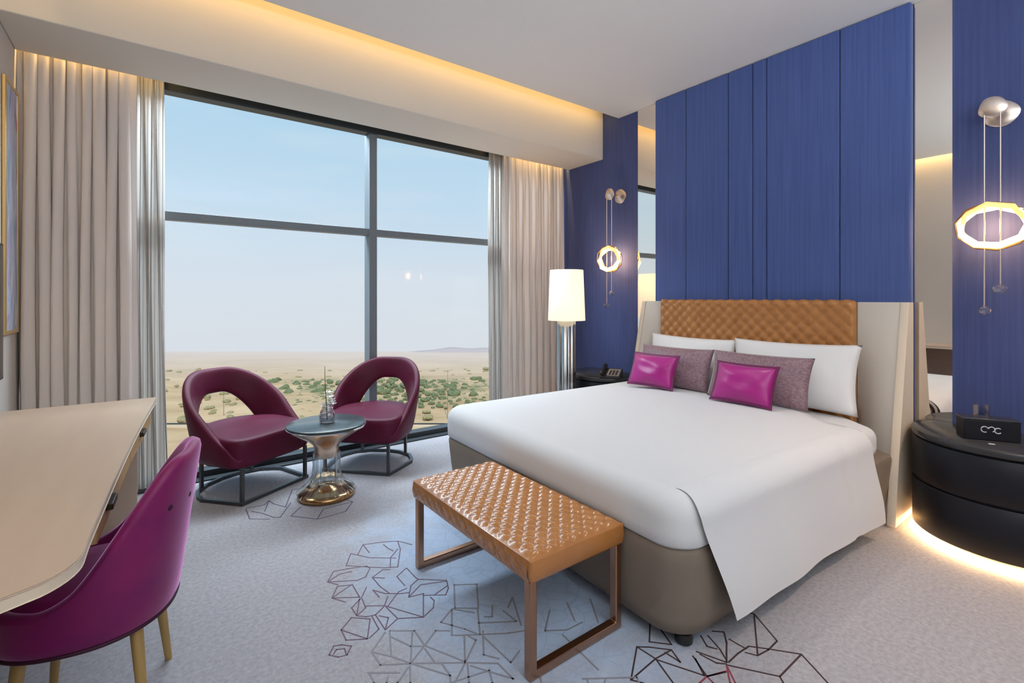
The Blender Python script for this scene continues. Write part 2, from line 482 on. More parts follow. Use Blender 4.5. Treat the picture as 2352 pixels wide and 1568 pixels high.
# ------------------------------------------------------------------ geometry helpers
class MB:
    def __init__(self):
        self.v, self.f = [], []

    def add(self, vs, fs):
        o = len(self.v)
        self.v += [tuple(p) for p in vs]
        self.f += [[i + o for i in f] for f in fs]
        return self

    def box(self, x0, x1, y0, y1, z0, z1):
        vs = [(x, y, z) for z in (z0, z1) for (x, y) in ((x0, y0), (x1, y0), (x1, y1), (x0, y1))]
        return self.add(vs, [[0, 3, 2, 1], [4, 5, 6, 7], [0, 1, 5, 4], [1, 2, 6, 5], [2, 3, 7, 6], [3, 0, 4, 7]])

    def loft(self, rings, closed=True, cap0=True, cap1=True):
        n = len(rings[0])
        vs = [p for r in rings for p in r]
        fs = []
        for i in range(len(rings) - 1):
            for j in range(n if closed else n - 1):
                k = (j + 1) % n
                fs.append([i * n + j, i * n + k, (i + 1) * n + k, (i + 1) * n + j])
        if cap0:
            fs.append(list(range(n))[::-1])
        if cap1:
            fs.append([(len(rings) - 1) * n + j for j in range(n)])
        return self.add(vs, fs)

    def grid(self, pts):
        n = len(pts[0])
        vs = [p for r in pts for p in r]
        fs = [[i * n + j, i * n + j + 1, (i + 1) * n + j + 1, (i + 1) * n + j] for i in range(len(pts) - 1) for j in range(n - 1)]
        return self.add(vs, fs)

    def lathe(self, prof, n=32, c=(0, 0, 0), cap0=True, cap1=True, ripple=None):
        rings = []
        for r, z in prof:
            ring = []
            for k in range(n):
                a = 2 * PI * k / n
                rr = r * (1 + (ripple(a) if ripple else 0))
                ring.append((c[0] + rr * math.cos(a), c[1] + rr * math.sin(a), c[2] + z))
            rings.append(ring)
        return self.loft(rings, True, cap0, cap1)

    def tube(self, path, r, n=10, closed=False, taper=None, roll=0.0):
        P = [Vector(p) for p in path]
        rings = []
        up = Vector((0, 0, 1))
        m = len(P)
        for i, p in enumerate(P):
            if closed:
                t = (P[(i + 1) % m] - P[i - 1]).normalized()
            else:
                t = (P[min(i + 1, m - 1)] - P[max(i - 1, 0)]).normalized()
            ref = up if abs(t.dot(up)) < 0.95 else Vector((1, 0, 0))
            a = t.cross(ref).normalized()
            b = a.cross(t).normalized()
            rr = r if taper is None else r * taper[i]
            rings.append([p + (a * math.cos(2 * PI * k / n + roll) + b * math.sin(2 * PI * k / n + roll)) * rr for k in range(n)])
        if closed:
            rings.append(rings[0])
        return self.loft(rings, True, not closed, not closed)

    def bar(self, path, w, h, closed=False):
        """square section swept along a path; w sideways, h along the section's other axis, mitred"""
        P = [Vector(p) for p in path]
        m = len(P)
        rings = []
        for i, p in enumerate(P):
            d0 = (P[i] - P[i - 1]).normalized() if (closed or i > 0) else None
            d1 = (P[(i + 1) % m] - P[i]).normalized() if (closed or i < m - 1) else None
            d0 = d0 or d1
            d1 = d1 or d0
            t = (d0 + d1).normalized()
            ref = Vector((0, 0, 1)) if abs(d0.z) < 0.9 and abs(d1.z) < 0.9 else Vector((0, 1, 0))
            a = t.cross(ref).normalized()
            b = ref
            k = 1 / max(0.5, t.dot(d1))
            rings.append([p + a * (sx * w / 2 * k) + b * (sy * h / 2) for sx, sy in ((-1, -1), (1, -1), (1, 1), (-1, 1))])
        if closed:
            rings.append(rings[0])
        return self.loft(rings, True, not closed, not closed)

    def build(self, name, m, parent=None, smooth=False, angle=40, bevel=0, seg=2, subsurf=0, world=False, xf=None, solid=0):
        vs = self.v
        if xf:
            vs = [xf(*p) for p in vs]
        if world and parent is not None:
            q = parent
            off = Vector((0, 0, 0))
            while q is not None:
                off += q.location
                q = q.parent
            vs = [(p[0] - off.x, p[1] - off.y, p[2] - off.z) for p in vs]
        me = bpy.data.meshes.new(name)
        me.from_pydata([tuple(p) for p in vs], [], self.f)
        me.update()
        bm = bmesh.new()
        bm.from_mesh(me)
        bmesh.ops.remove_doubles(bm, verts=bm.verts, dist=1e-6)
        bmesh.ops.recalc_face_normals(bm, faces=bm.faces)
        bm.to_mesh(me)
        bm.free()
        if smooth or bevel:
            for p in me.polygons:
                p.use_smooth = True
            if angle < 180:
                me.set_sharp_from_angle(angle=math.radians(angle))
        if m is not None:
            me.materials.append(m)
        o = bpy.data.objects.new(name, me)
        COL.objects.link(o)
        if parent is not None:
            o.parent = parent
        if solid:
            md = o.modifiers.new('solid', 'SOLIDIFY')
            md.thickness = solid
            md.offset = 0
        if bevel:
            md = o.modifiers.new('bevel', 'BEVEL')
            md.width = bevel
            md.segments = seg
            md.limit_method = 'ANGLE'
            md.angle_limit = math.radians(35)
            md.harden_normals = False
        if subsurf:
            md = o.modifiers.new('sub', 'SUBSURF')
            md.levels = md.render_levels = subsurf
        return o


def tag(o, label=None, cat=None, group=None, kind=None):
    if label:
        o['label'] = label
    if cat:
        o['category'] = cat
    if group:
        o['group'] = group
    if kind:
        o['kind'] = kind
    return o


def thing(name, label, cat, loc=(0, 0, 0), rz=0.0, group=None):
    o = bpy.data.objects.new(name, None)
    o.empty_display_size = 0.1
    COL.objects.link(o)
    o.location = loc
    o.rotation_euler = (0, 0, rz)
    return tag(o, label, cat, group)


def struct(o, label):
    o['kind'] = 'structure'
    o['label'] = label
    return o


def copy_tree(o, parent=None):
    c = o.copy()
    COL.objects.link(c)
    c.parent = parent
    for ch in list(o.children):
        copy_tree(ch, c)
    return c


def sstep(a, b, x):
    t = max(0.0, min(1.0, (x - a) / (b - a)))
    return t * t * (3 - 2 * t)

XL, XW, YW, YB, ZC = -0.65, 3.90, 4.36, -2.5, 3.22

# ------------------------------------------------------------------ room shell
flo = MB().box(XL - 0.2, XW + 0.2, YB - 0.2, YW + 0.12, -0.12, 0.0).build('floor', M['carpet'])
struct(flo, 'grey hotel carpet with angular line clusters and a blue dyed area')
struct(MB().box(XL - 0.15, XL, YB, YW + 0.1, 0, 3.6).build('wall_left', M['wallpaint']), 'beige painted wall behind the desk at left edge')
struct(MB().box(XL - 0.15, XW + 0.15, YB - 0.15, YB, 0, 3.6).build('wall_back', M['wallpaint']), 'beige painted wall behind the camera')
wb = struct(MB().box(XW, XW + 0.15, YB, YW + 0.1, 0, 3.6).build('wall_bed', M['blue']), 'deep blue fabric covered wall behind the bed')
struct(MB().box(XL + 0.14, XW, YB, 3.37, ZC, ZC + 0.06).build('ceiling', M['ceiling']), 'smooth white ceiling stopping short of the window cove')
struct(MB().box(XL - 0.15, XW + 0.15, YB - 0.15, YW + 0.1, 3.5, 3.62).build('trim_1', M['cream']), 'cream slab closing the cove above the ceiling')
b = MB()
b.box(XL, XW, 3.585, 4.11, 2.84, 3.5)
struct(b.build('trim_2', M['cream'], bevel=0.006, seg=2), 'cream bulkhead running above the window, washed by warm light')
struct(MB().box(XL, XW, 4.11, YW + 0.1, 3.12, 3.5).build('trim_3', M['cream']), 'top of the curtain pocket over the window')

# padded blue panels on the bed wall
edges = [0.937, 1.332, 1.83, 1.939, 2.141, 2.536, 2.866]
for i in range(6):
    MB().box(3.83, XW, edges[i] + 0.002, edges[i + 1] - 0.002, 0.002, ZC - 0.003).build('padded_panel', M['blue2'], wb, bevel=0.011, seg=3)

for y0, y1, lab in ((0.752, 0.934, 'tall bronze mirror strip right of the padded panels, beside near nightstand'),
                    (2.869, 3.108, 'narrow bronze mirror strip left of the padded panels, reflecting the window')):
    o = thing('mirror_strip', lab, 'mirror', (3.885, (y0 + y1) / 2, 0), 0, 'bronze mirror strips')
    MB().box(3.884, 3.9, y0, y1, 0.002, ZC - 0.003).build('glass_plate', M['bronze_mirror'], o, world=True)

# ------------------------------------------------------------------ window
win = thing('window_1', 'wide floor-to-ceiling window with dark grey mullion and transom', None, (1.63, YW, 0))
win['kind'] = 'structure'
fd0, fd1 = 4.31, 4.41
MB().box(XL, XW, fd0 - 0.01, fd1, 2.855, 3.12).build('head_frame', M['alu_dark'], win, bevel=0.004, world=True)
MB().box(1.600, 1.672, fd0, fd1 + 0.03, 0.06, 2.855).build('mullion', M['alu'], win, bevel=0.004, world=True)
for x0, x1 in ((XL, 1.600), (1.672, XW)):
    MB().box(x0, x1, fd0 + 0.005, fd1, 1.925, 1.985).build('transom', M['alu'], win, bevel=0.004, world=True)
    MB().box(x0, x1, 4.352, 4.360, 0.06, 1.925).build('lower_pane', M['pane'], win, world=True)
    MB().box(x0, x1, 4.352, 4.360, 1.985, 2.855).build('upper_pane', M['pane'], win, world=True)
MB().box(XL, XW, fd0 - 0.02, fd1, 0.001, 0.06).build('sill_frame', M['alu_dark'], win, bevel=0.004, world=True)
MB().box(XL, XW, 4.215, 4.288, 0.001, 0.014).build('floor_trim', M['alu_dark'], win, bevel=0.004, world=True)

for nm, x0, x1, lab in (('trim_4', XL, XL + 0.045, 'cream jamb at the left end of the window'), ('trim_5', XW - 0.045, XW, 'cream jamb at the right end of the window')):
    struct(MB().box(x0, x1, 4.275, YW + 0.1, 0.0, 3.12).build(nm, M['cream']), lab)

# ------------------------------------------------------------------ outside: desert, shrubs, poles
HD = math.radians(53.238 - 90)          # the open view looks this way: local y of the plain points to the horizon
pts = []
for j in range(46):
    y = 30 + j * 5.7
    row = []
    for i in range(61):
        x = -300 + i * 10.0
        z = 0.45 * math.sin(x * 0.09 + y * 0.05) + 0.3 * math.sin(x * 0.23 - y * 0.17)
        row.append((x, y, z * (1 - sstep(230, 286, y) * 0.8)))
    pts.append(row)
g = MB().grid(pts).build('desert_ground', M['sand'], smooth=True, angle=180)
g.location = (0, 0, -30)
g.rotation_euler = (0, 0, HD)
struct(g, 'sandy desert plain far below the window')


def far(x, y, z=-30.0):
    """x to the right, y towards the horizon"""
    return (x * math.cos(HD) - y * math.sin(HD), x * math.sin(HD) + y * math.cos(HD), z)


rp = []
for i in range(64):
    x = -75 + i * 3.2
    h = 1.5 + 1.5 * max(0, math.sin((x + 60) * 0.03)) + 0.5 * math.sin(x * 0.11) + 0.3 * math.sin(x * 0.31)
    h *= sstep(-75, -30, x)
    rp.append([far(x, 280, -31), far(x, 281.5, -30.5 + 0.6 * h), far(x, 283, -30.2 + h), far(x, 285, -30.5 + 0.6 * h), far(x, 287, -31)])
tag(MB().grid(rp).build('far_ridge', M['ridge'], smooth=True, angle=180), 'low grey ridge on the desert horizon', 'ridge')
bw = thing('boundary_wall', 'long low pale boundary wall crossing the sand nearest the building', 'wall', far(-30, 120, -31), HD)
MB().box(-150, 120, -0.2, 0.2, 0, 1.2).build('wall_body', M['concrete'], bw)
MB().box(-150, 120, -0.25, 0.25, 1.2, 1.42).build('coping', M['alu_dark'], bw)
for x, y, top, lab in ((-78, 131, 9, 'slim lamp post on the sand seen through the left armchair back'),
                       (-17, 128, 13, 'slim lamp post on the sand close to the right curtain')):
    p = thing('lamp_post', lab, 'lamp post', far(x, y, -30.8), HD)
    MB().lathe([(0.09, 0), (0.08, 0.8), (0.045, top)], 8).build('post', M['alu'], p)
    MB().bar([(0, 0, top), (1.0, 0, top + 0.12)], 0.08, 0.07).build('lamp_arm', M['alu'], p)


def bush_mesh(seed):
    rnd = random.Random(seed)
    bm = bmesh.new()
    for k in range(7):
        r = rnd.uniform(0.45, 0.85)
        mtx = Matrix.Translation((rnd.uniform(-0.6, 0.6), rnd.uniform(-0.5, 0.5), rnd.uniform(0.3, 0.8))) @ Matrix.Diagonal((r, r, r * 0.85, 1))
        bmesh.ops.create_icosphere(bm, subdivisions=2, radius=1, matrix=mtx)
    for v in bm.verts:
        v.co += Vector((rnd.uniform(-1, 1), rnd.uniform(-1, 1), rnd.uniform(-1, 1))) * 0.10
    me = bpy.data.meshes.new('shrub')
    bm.to_mesh(me)
    bm.free()
    return me


greens = [bush_mesh(s) for s in range(4)]
dries = [bush_mesh(s + 20) for s in range(3)]
for me in greens:
    me.materials.append(M['bush'])
for me in dries:
    me.materials.append(M['bush2'])
rnd = random.Random(5)
spots = []


def place(n, fn, gap, green):
    done = tries = 0
    while done < n and tries < n * 60:
        tries += 1
        x, y, s = fn()
        if any((x - q[0]) ** 2 + (y - q[1]) ** 2 < ((s + q[2]) * gap) ** 2 for q in spots):
            continue
        spots.append((x, y, s))
        done += 1
        o = bpy.data.objects.new('green_shrub' if green else 'dry_shrub', rnd.choice(greens if green else dries))
        COL.objects.link(o)
        o.location = far(x, y, -30.35)
        o.rotation_euler = (0, 0, rnd.uniform(0, 6.28))
        o.scale = (s * rnd.uniform(1.0, 1.2), s, s * rnd.uniform(0.7, 1.0))
        side = 'left' if x / y < -0.286 else 'right'
        row = 'nearer' if y < (168 if green else 165) else 'farther'
        size = 'large' if s > (1.2 if green else 0.8) else 'small'
        if green:
            tag(o, '%s green shrub in the %s scrub belt, %s of the window mullion' % (size, row, side), 'shrub', '%s green shrubs, %s, %s of the mullion' % (size, row, side))
        else:
            tag(o, '%s dry olive shrub on %s open sand, %s of the window mullion' % (size, row, side), 'shrub', '%s dry shrubs, %s, %s of the mullion' % (size, row, side))


def belt():
    y = rnd.triangular(138, 186, 174)
    a = rnd.uniform(-0.50, 0.0)
    return a * y, y, rnd.uniform(0.7, 1.8) * (0.7 if y < 155 else 1.0)


def loose():
    y = rnd.uniform(123, 215)
    return rnd.uniform(-0.72, 0.0) * y, y, rnd.uniform(0.5, 1.1)


place(270, belt, 1.55, True)
place(110, loose, 1.62, False)


# ------------------------------------------------------------------ curtains
def curtain(name, label, x0, x1, yc, folds, amp, m, seed, z0=0.012, z1=3.02, group=None, flare=0.0):
    rnd = random.Random(seed)
    o = thing(name, label, 'curtain', ((x0 + x1) / 2, yc, 0), 0, group)
    n = int(folds * 20)
    ph = [rnd.uniform(-0.5, 0.5) for _ in range(int(folds) + 3)]
    am = [rnd.uniform(0.65, 1.15) for _ in range(int(folds) + 3)]
    rows = []
    for k in range(15):
        t = k / 14
        z = z0 + (z1 - z0) * t
        row = []
        for i in range(n + 1):
            s = i / n
            q = s * folds
            a = q * 2 * PI + ph[int(q)] * (1 - (q - int(q))) + ph[int(q) + 1] * (q - int(q))
            aa = amp * (am[int(q)] * (1 - (q - int(q))) + am[int(q) + 1] * (q - int(q)))
            pinch = 1 - 0.45 * sstep(0.9, 1.0, t)
            y = yc + aa * pinch * math.sin(a) + 0.006 * math.sin(3 * a + 5 * t)
            x = x0 + (x1 - x0) * s + 0.75 * aa * math.sin(2 * a + 0.35) + 0.006 * math.sin(a * 0.5 + 6 * t) + flare * (1 - t) ** 2 * s
            row.append((x, y, z))
        rows.append(row)
    MB().grid(rows).build('cloth', m, o, smooth=True, angle=180, world=True)
    b = MB()
    b.box(x0, x1, yc - 0.02, yc + 0.02, z1, z1 + 0.03)
    b.build('curtain_track', M['cream'], o, world=True)
    return o


curtain('curtain', 'heavy greige pleated curtain at the left of the window, behind the desk', -0.640, -0.085, 4.185, 8.5, 0.052, M['curtain'], 3, group='greige curtains')
curtain('sheer_curtain', 'gathered grey sheer curtain bordering the left end of the window view', -0.14, 0.075, 4.268, 7, 0.012, M['sheer'], 5, group='grey sheer curtains', flare=0.03)
curtain('curtain', 'heavy greige pleated curtain at the right of the window, behind the floor lamp', 3.02, 3.88, 4.185, 9.5, 0.052, M['curtain'], 8, group='greige curtains')
curtain('sheer_curtain', 'gathered grey sheer curtain bordering the right end of the window view', 2.88, 3.10, 4.268, 7, 0.012, M['sheer'], 9, group='grey sheer curtains')

# ------------------------------------------------------------------ carpet pattern (woven lines)
PAT = {
    'plum': '0.850,2.564 0.914,2.466 1.024,2.379;0.850,2.564 0.793,2.462 0.872,2.389 0.937,2.330 0.997,2.295 1.079,2.449 1.103,2.539;1.002,2.396 0.967,2.318;1.000,2.397 1.068,2.458;0.877,2.533 0.935,2.616 0.932,2.514;0.935,2.616 1.032,2.579 1.103,2.539 1.124,2.504 1.149,2.455;1.025,2.549 1.029,2.498 1.041,2.455;0.676,2.373 0.727,2.447 0.791,2.429 0.875,2.397 0.880,2.362;0.676,2.373 0.796,2.301 0.838,2.307 0.874,2.357;0.676,2.373 0.745,2.405 0.798,2.394;0.676,2.373 0.710,2.321;0.656,2.234 0.703,2.309 0.764,2.280 0.758,2.166 0.656,2.234 0.695,2.169;0.656,2.234 0.761,2.283;0.762,2.155 0.810,2.220;0.762,2.155 0.704,2.112 0.704,2.046 0.753,2.153;0.704,2.046 0.753,2.075 0.763,2.146;0.758,2.087 0.825,2.041 0.863,2.096;0.704,2.046 0.735,2.015 0.770,2.004 0.813,2.031 0.825,2.041;0.825,2.041 0.927,1.868 0.836,1.925 0.827,2.028;0.927,1.868 1.001,2.017 0.936,2.033 0.982,2.108 1.032,2.135 1.137,2.046 1.113,1.985 1.078,1.948 0.995,2.005;0.927,1.868 0.990,1.899 1.016,1.941 1.015,1.974;0.936,2.033 1.022,2.087 1.134,2.040;1.041,1.980 1.120,2.006;0.861,2.281 0.927,2.317 0.959,2.294;0.861,2.281 0.863,2.189 0.878,2.110;0.861,2.281 0.906,2.242;0.826,2.182 0.861,2.122 0.917,2.080 0.951,2.064;0.826,2.182 0.829,2.113;1.029,2.261 1.028,2.156 1.032,2.135;1.029,2.261 0.959,2.217 0.959,2.126;0.836,2.029 0.916,2.098 0.957,2.101;0.770,2.004 0.767,1.889 0.807,1.954 0.780,1.989;0.754,2.002 0.748,1.909 0.698,1.882;0.767,1.889 0.836,1.925;0.623,1.996 0.682,2.048 0.742,1.992 0.690,1.882 0.623,1.996 0.620,1.925 0.690,1.882;0.543,1.884 0.571,1.922 0.598,1.910 0.626,1.880 0.597,1.843 0.567,1.852 0.543,1.884;0.558,1.878 0.574,1.896 0.600,1.882 0.596,1.850',
    'grey': '0.782,1.872 0.860,1.813 0.855,1.713 0.772,1.660 0.728,1.736 0.779,1.874;0.849,1.810 0.772,1.660;0.678,1.803 0.761,1.876;0.678,1.803 0.728,1.736;0.678,1.803 0.679,1.719 0.772,1.660;0.770,1.836 0.810,1.741 0.851,1.711;0.855,1.713 0.929,1.762 0.974,1.728;0.855,1.713 0.937,1.546 1.008,1.669 0.968,1.699 1.051,1.843 0.971,1.795 0.998,1.751 1.030,1.698 1.058,1.637;0.848,1.697 0.845,1.610;0.772,1.660 0.935,1.542;0.772,1.660 0.860,1.520 0.864,1.596;0.968,1.699 1.061,1.635 1.143,1.781 1.064,1.840 1.148,1.992 1.236,1.933 1.146,1.779;1.051,1.843 1.115,1.763;1.083,1.647 1.012,1.534 1.046,1.484;0.935,1.542 1.031,1.618 1.018,1.661;0.935,1.542 1.032,1.465;0.943,1.517 1.032,1.374 1.030,1.462;1.061,1.635 1.158,1.573 1.235,1.539;1.093,1.698 1.226,1.611 1.223,1.701;1.311,1.751 1.227,1.580;1.207,1.760 1.162,1.696 1.136,1.715;1.311,1.751 1.252,1.706;1.066,1.620 1.071,1.441 1.133,1.469;0.935,1.542 0.863,1.487 0.801,1.442;0.940,1.534 0.897,1.453 0.848,1.368;0.770,1.661 0.732,1.577 0.691,1.486;0.757,1.647 0.696,1.604 0.616,1.561;0.629,1.711 0.721,1.642;0.632,1.704 0.630,1.653 0.616,1.561;0.680,1.650 0.665,1.626 0.616,1.561;0.860,1.520 0.844,1.492 0.801,1.442;0.844,1.492 0.986,1.458 0.963,1.404 0.938,1.340;1.130,1.354 1.068,1.243;1.326,1.437 1.305,1.224;1.229,1.227 1.389,1.116 1.337,1.042;1.242,1.221 1.201,1.144;1.298,1.180 1.215,1.133;1.388,1.584 1.285,1.496 1.360,1.446 1.444,1.442;1.481,1.575 1.425,1.469;1.584,1.533 1.496,1.403',
    'black': '1.511,1.214 1.363,1.121 1.517,1.132 1.604,1.124 1.548,1.184 1.511,1.214;1.511,1.214 1.517,1.132 1.471,1.024 1.445,0.960;1.516,1.127 1.589,0.977 1.637,1.043;1.363,1.121 1.386,1.087 1.445,0.960;1.674,1.276 1.572,1.202 1.629,1.141 1.678,1.239;1.604,1.124 1.576,1.066 1.573,1.130;1.673,1.061 1.713,0.963 1.811,1.018 1.860,1.057 1.827,1.088;1.789,1.084 1.755,1.012 1.722,0.968;1.766,1.101 1.731,1.053 1.748,1.022;1.641,1.056 1.593,0.969;1.671,1.045 1.680,0.983 1.705,0.959;1.593,0.969 1.666,0.940;1.701,0.956 1.801,0.813 1.979,0.815 1.907,0.904 1.861,0.956 1.791,0.961 1.719,0.959;1.979,0.815 1.906,0.699 1.865,0.646;1.801,0.813 1.781,0.792 1.723,0.752;1.998,1.084 2.049,1.068 2.071,1.041 1.980,0.904 1.903,0.901 1.839,0.911 1.818,0.947;2.062,1.036 1.842,0.912;1.838,1.022 1.839,0.955',
    'rose': '1.593,0.969 1.546,0.968 1.445,0.960;1.593,0.969 1.584,0.940 1.553,0.879;1.697,0.954 1.631,0.904 1.569,0.867;1.695,0.950 1.646,0.893 1.608,0.838;1.593,0.969 1.670,0.942',
    'violet': '0.491,3.506 0.488,3.338 0.585,3.261;0.516,3.448 0.568,3.371 0.610,3.269 0.643,3.250 0.745,3.438;0.499,3.519 0.597,3.507 0.635,3.562 0.582,3.399;0.651,3.487 0.702,3.388;0.699,3.226 0.763,3.151 0.819,3.086 0.888,3.209 1.078,3.211 0.993,3.091 0.879,3.083 0.819,3.086;0.699,3.226 0.780,3.330;1.078,3.211 1.055,3.260;1.185,3.451 1.113,3.338;0.802,3.665 0.857,3.659;0.651,3.487 0.635,3.562;0.702,3.388 0.802,3.665',
}
WID = {'plum': 0.0052, 'grey': 0.0070, 'black': 0.0062, 'rose': 0.0062, 'violet': 0.0062}
for key, s in PAT.items():
    mb = MB()
    for li, pl in enumerate(s.split(';')):
        P = [Vector([float(c) for c in t.split(',')]) for t in pl.split()]
        w = WID[key]
        for i in range(len(P) - 1):
            d = P[i + 1] - P[i]
            if d.length < 1e-4:
                continue
            d.normalize()
            nrm = Vector((-d.y, d.x)) * w / 2
            a, c = P[i] - d * w * 0.35, P[i + 1] + d * w * 0.35
            z = 0.0008 + 0.00003 * (li % 7)
            q = [a - nrm, c - nrm, c + nrm, a + nrm]
            mb.add([(p.x, p.y, z) for p in q] + [(p.x, p.y, -0.001) for p in q], [[0, 1, 2, 3], [0, 4, 5, 1], [1, 5, 6, 2], [2, 6, 7, 3], [3, 7, 4, 0]])
    o = mb.build('carpet_line_cluster', M['black_line' if key == 'black' else key], flo)
    o['kind'] = 'stuff'

# ------------------------------------------------------------------ bed
BC = Vector((3.60, 1.93, 0))
BTH = math.radians(-2.3)


def bedrot(x, y, z):
    dx, dy = x - BC.x, y - BC.y
    return (BC.x + dx * math.cos(BTH) - dy * math.sin(BTH), BC.y + dx * math.sin(BTH) + dy * math.cos(BTH), z)


def quilt(a, b):
    """0 at the stitched diagonals, 1 in the middle of each diamond"""
    u, v = a + b, a - b
    return (abs(math.sin(PI * u)) * abs(math.sin(PI * v))) ** 0.36


bed = thing('bed', 'king bed with taupe upholstered base and winged quilted tan leather headboard', 'bed', (2.6, 1.93, 0))
# base: rounded foot corners, drawn in towards the bottom
def base_ring(z, inset, r):
    x0, x1, y0, y1 = 1.585 + inset, 3.68, 0.955 + inset, 2.915 - inset
    P = []
    for cx, cy, a0 in ((x0 + r, y0 + r, PI), (x0 + r, y1 - r, PI / 2)):
        arc = []
        for k in range(9):
            a = a0 + (PI / 2) * k / 8 if a0 == PI else a0 + (PI / 2) * k / 8
            arc.append((cx + r * math.cos(a), cy + r * math.sin(a), z))
        P.append(arc)
    ring = [(x1, y0, z)] + P[0][::-1] + P[1][::-1] + [(x1, y1, z)]
    return ring
rings = [base_ring(z, i, r) for z, i, r in ((0.060, 0.075, 0.13), (0.050, 0.050, 0.13), (0.058, 0.036, 0.14), (0.11, 0.024, 0.15), (0.22, 0.011, 0.15), (0.33, 0.004, 0.14), (0.385, 0.0, 0.14), (0.405, 0.006, 0.14), (0.410, 0.03, 0.14))]
MB().loft(rings).build('upholstered_base', M['bedbase'], bed, smooth=True, angle=60, world=True, xf=bedrot)
for x, y in ((1.715, 1.045), (1.715, 2.825), (2.42, 1.035), (2.42, 2.83), (3.4, 1.05), (3.4, 2.81)):
    MB().lathe([(0.012, 0.09), (0.014, 0.046), (0.030, 0.042), (0.036, 0.028), (0.034, 0.008), (0.026, 0.0015)], 16, (x, y, 0)).build('foot', M['rubber'], bed, smooth=True, world=True, xf=bedrot)

# headboard: quilted centre, two wings that step forward towards the floor
hy0, hy1, hz = 1.205, 2.735, 1.325
rows = []
nz, ny = 62, 170
for k in range(nz + 1):
    t = k / nz
    row = []
    for i in range(ny + 1):
        s = i / ny
        y = hy0 + (hy1 - hy0) * s
        if t < 0.86:
            z = 0.42 + (1.298 - 0.42) * t / 0.86
            x = 3.738
            nx, nzv = -1, 0
        else:
            a = (t - 0.86) / 0.14 * (PI / 2)
            z = 1.298 + 0.032 * math.sin(a)
            x = 3.77 - 0.032 * math.cos(a)
            nx, nzv = -math.cos(a), math.sin(a)
        q = quilt(y / 0.090, (z + (0.02 if t > 0.86 else 0)) / 0.092)
        q *= 1 - 0.85 * sstep(0.93, 1.0, t)
        e = sstep(0, 0.012, s) * sstep(0, 0.012, 1 - s)
        h = (0.005 + 0.020 * q) * e - 0.012 * (1 - e)
        row.append((x + nx * h, y, z + nzv * h))
    rows.append(row)
q = MB().grid(rows)
q.build('quilted_headboard', M['headleather'], bed, smooth=True, angle=180, world=True)
b = MB().box(3.765, 3.826, hy0 - 0.03, hy1 + 0.03, 0.05, 1.318)
b.build('headboard_back', M['wing'], bed, bevel=0.004, world=True)


def wing(sgn):
    mid = 1.93 if sgn < 0 else 1.97
    inner, ft, fb = (hy0 - 0.006, 0.966, 0.924) if sgn < 0 else (hy1 + 0.006, 2.905, 2.945)
    r, tr = [], []
    for k in range(15):
        t = k / 14
        z = 0.012 + (hz - 0.012) * t
        xf = 3.488 + 0.262 * t ** 1.15
        xi = 3.752
        face = []
        for j in range(7):
            s = j / 6
            face.append((xi + (xf - xi) * s - 0.010 * math.sin(PI * s), inner + (ft - inner) * s, z))
        r.append(face + [(3.826, ft, z), (3.826, inner, z)])
        yo = ft + (fb - ft)
        tr.append([(xf - 0.006, ft, z), (xf - 0.012, (ft + fb) / 2, z), (xf - 0.006, fb, z), (3.826, fb, z), (3.826, ft, z)])
    MB().loft(r).build('wing', M['wing'], bed, smooth=True, angle=50, world=True)
    MB().loft(tr).build('wing_edge', M['wingtrim'], bed, smooth=True, angle=50, world=True)
wing(-1)
wing(1)

# mattress
mt = thing('mattress', 'white sheeted mattress showing between the duvet edge and the right headboard wing', 'mattress', BC.copy(), BTH)
b = MB()
b.loft([[(x, y, z) for x, y in ((1.63, 0.985), (3.47, 0.985), (3.665, 1.22), (3.665, 2.66), (3.44, 2.875), (1.63, 2.875))] for z in (0.412, 0.585)])
b.build('fitted_sheet', M['linen'], mt, bevel=0.055, seg=5, world=True)

# duvet: cover over the top and tucked foot, with the near side hanging almost to the floor
dv = thing('duvet', 'smooth white duvet spread over the bed with near side hanging to the floor', 'duvet', BC.copy(), BTH)
nx, ny = 48, 56
x0, x1, y0, y1, zb, zt, rr = 1.585, 3.27, 0.955, 2.91, 0.41, 0.605, 0.085


def cover_pt(u, v):
    """u along the length (0 foot bottom .. 1 head edge), v across (0 near bottom .. 1 far bottom)"""
    def prof(d, total):      # d: distance along the section from the bottom -> (inset, height)
        st = zt - zb - rr
        if d < st:
            return 0.0, zb + d
        d -= st
        arc = rr * PI / 2
        if d < arc:
            a = d / rr
            return rr * (1 - math.cos(a)), zt - rr + rr * math.sin(a)
        return rr + d - arc, zt
    return prof


side = (zt - zb - rr) + rr * PI / 2
LX = side + (x1 - x0 - rr)
rows = []
# rings from the rim inwards keep the corner rounded: rim path = rounded U open at the head
def upath(inset, z, n=15):
    R = min(max(0.13 - inset, 0.02), (y1 - y0) / 2 - inset)
    xa, ya, yb = x0 + inset, y0 + inset, y1 - inset
    P = []
    for k in range(24):
        P.append((x1 + (xa + R - x1) * k / 24, ya, z))
    for k in range(n):
        a = 3 * PI / 2 - (PI / 2) * k / n
        P.append((xa + R + R * math.cos(a), ya + R + R * math.sin(a), z))
    for k in range(24):
        P.append((xa, ya + R + (yb - ya - 2 * R) * k / 24, z))
    for k in range(n):
        a = PI - (PI / 2) * k / n
        P.append((xa + R + R * math.cos(a), yb - R + R * math.sin(a), z))
    for k in range(25):
        P.append((xa + R + (x1 - xa - R) * k / 24, yb, z))
    return P
prof = [(0.012, zb + 0.001), (0.002, zb + 0.012), (0.0, zb + 0.05), (0.0, zt - rr)]
for k in range(1, 8):
    a = k / 7 * PI / 2
    prof.append((rr * (1 - math.cos(a)), zt - rr + rr * math.sin(a)))
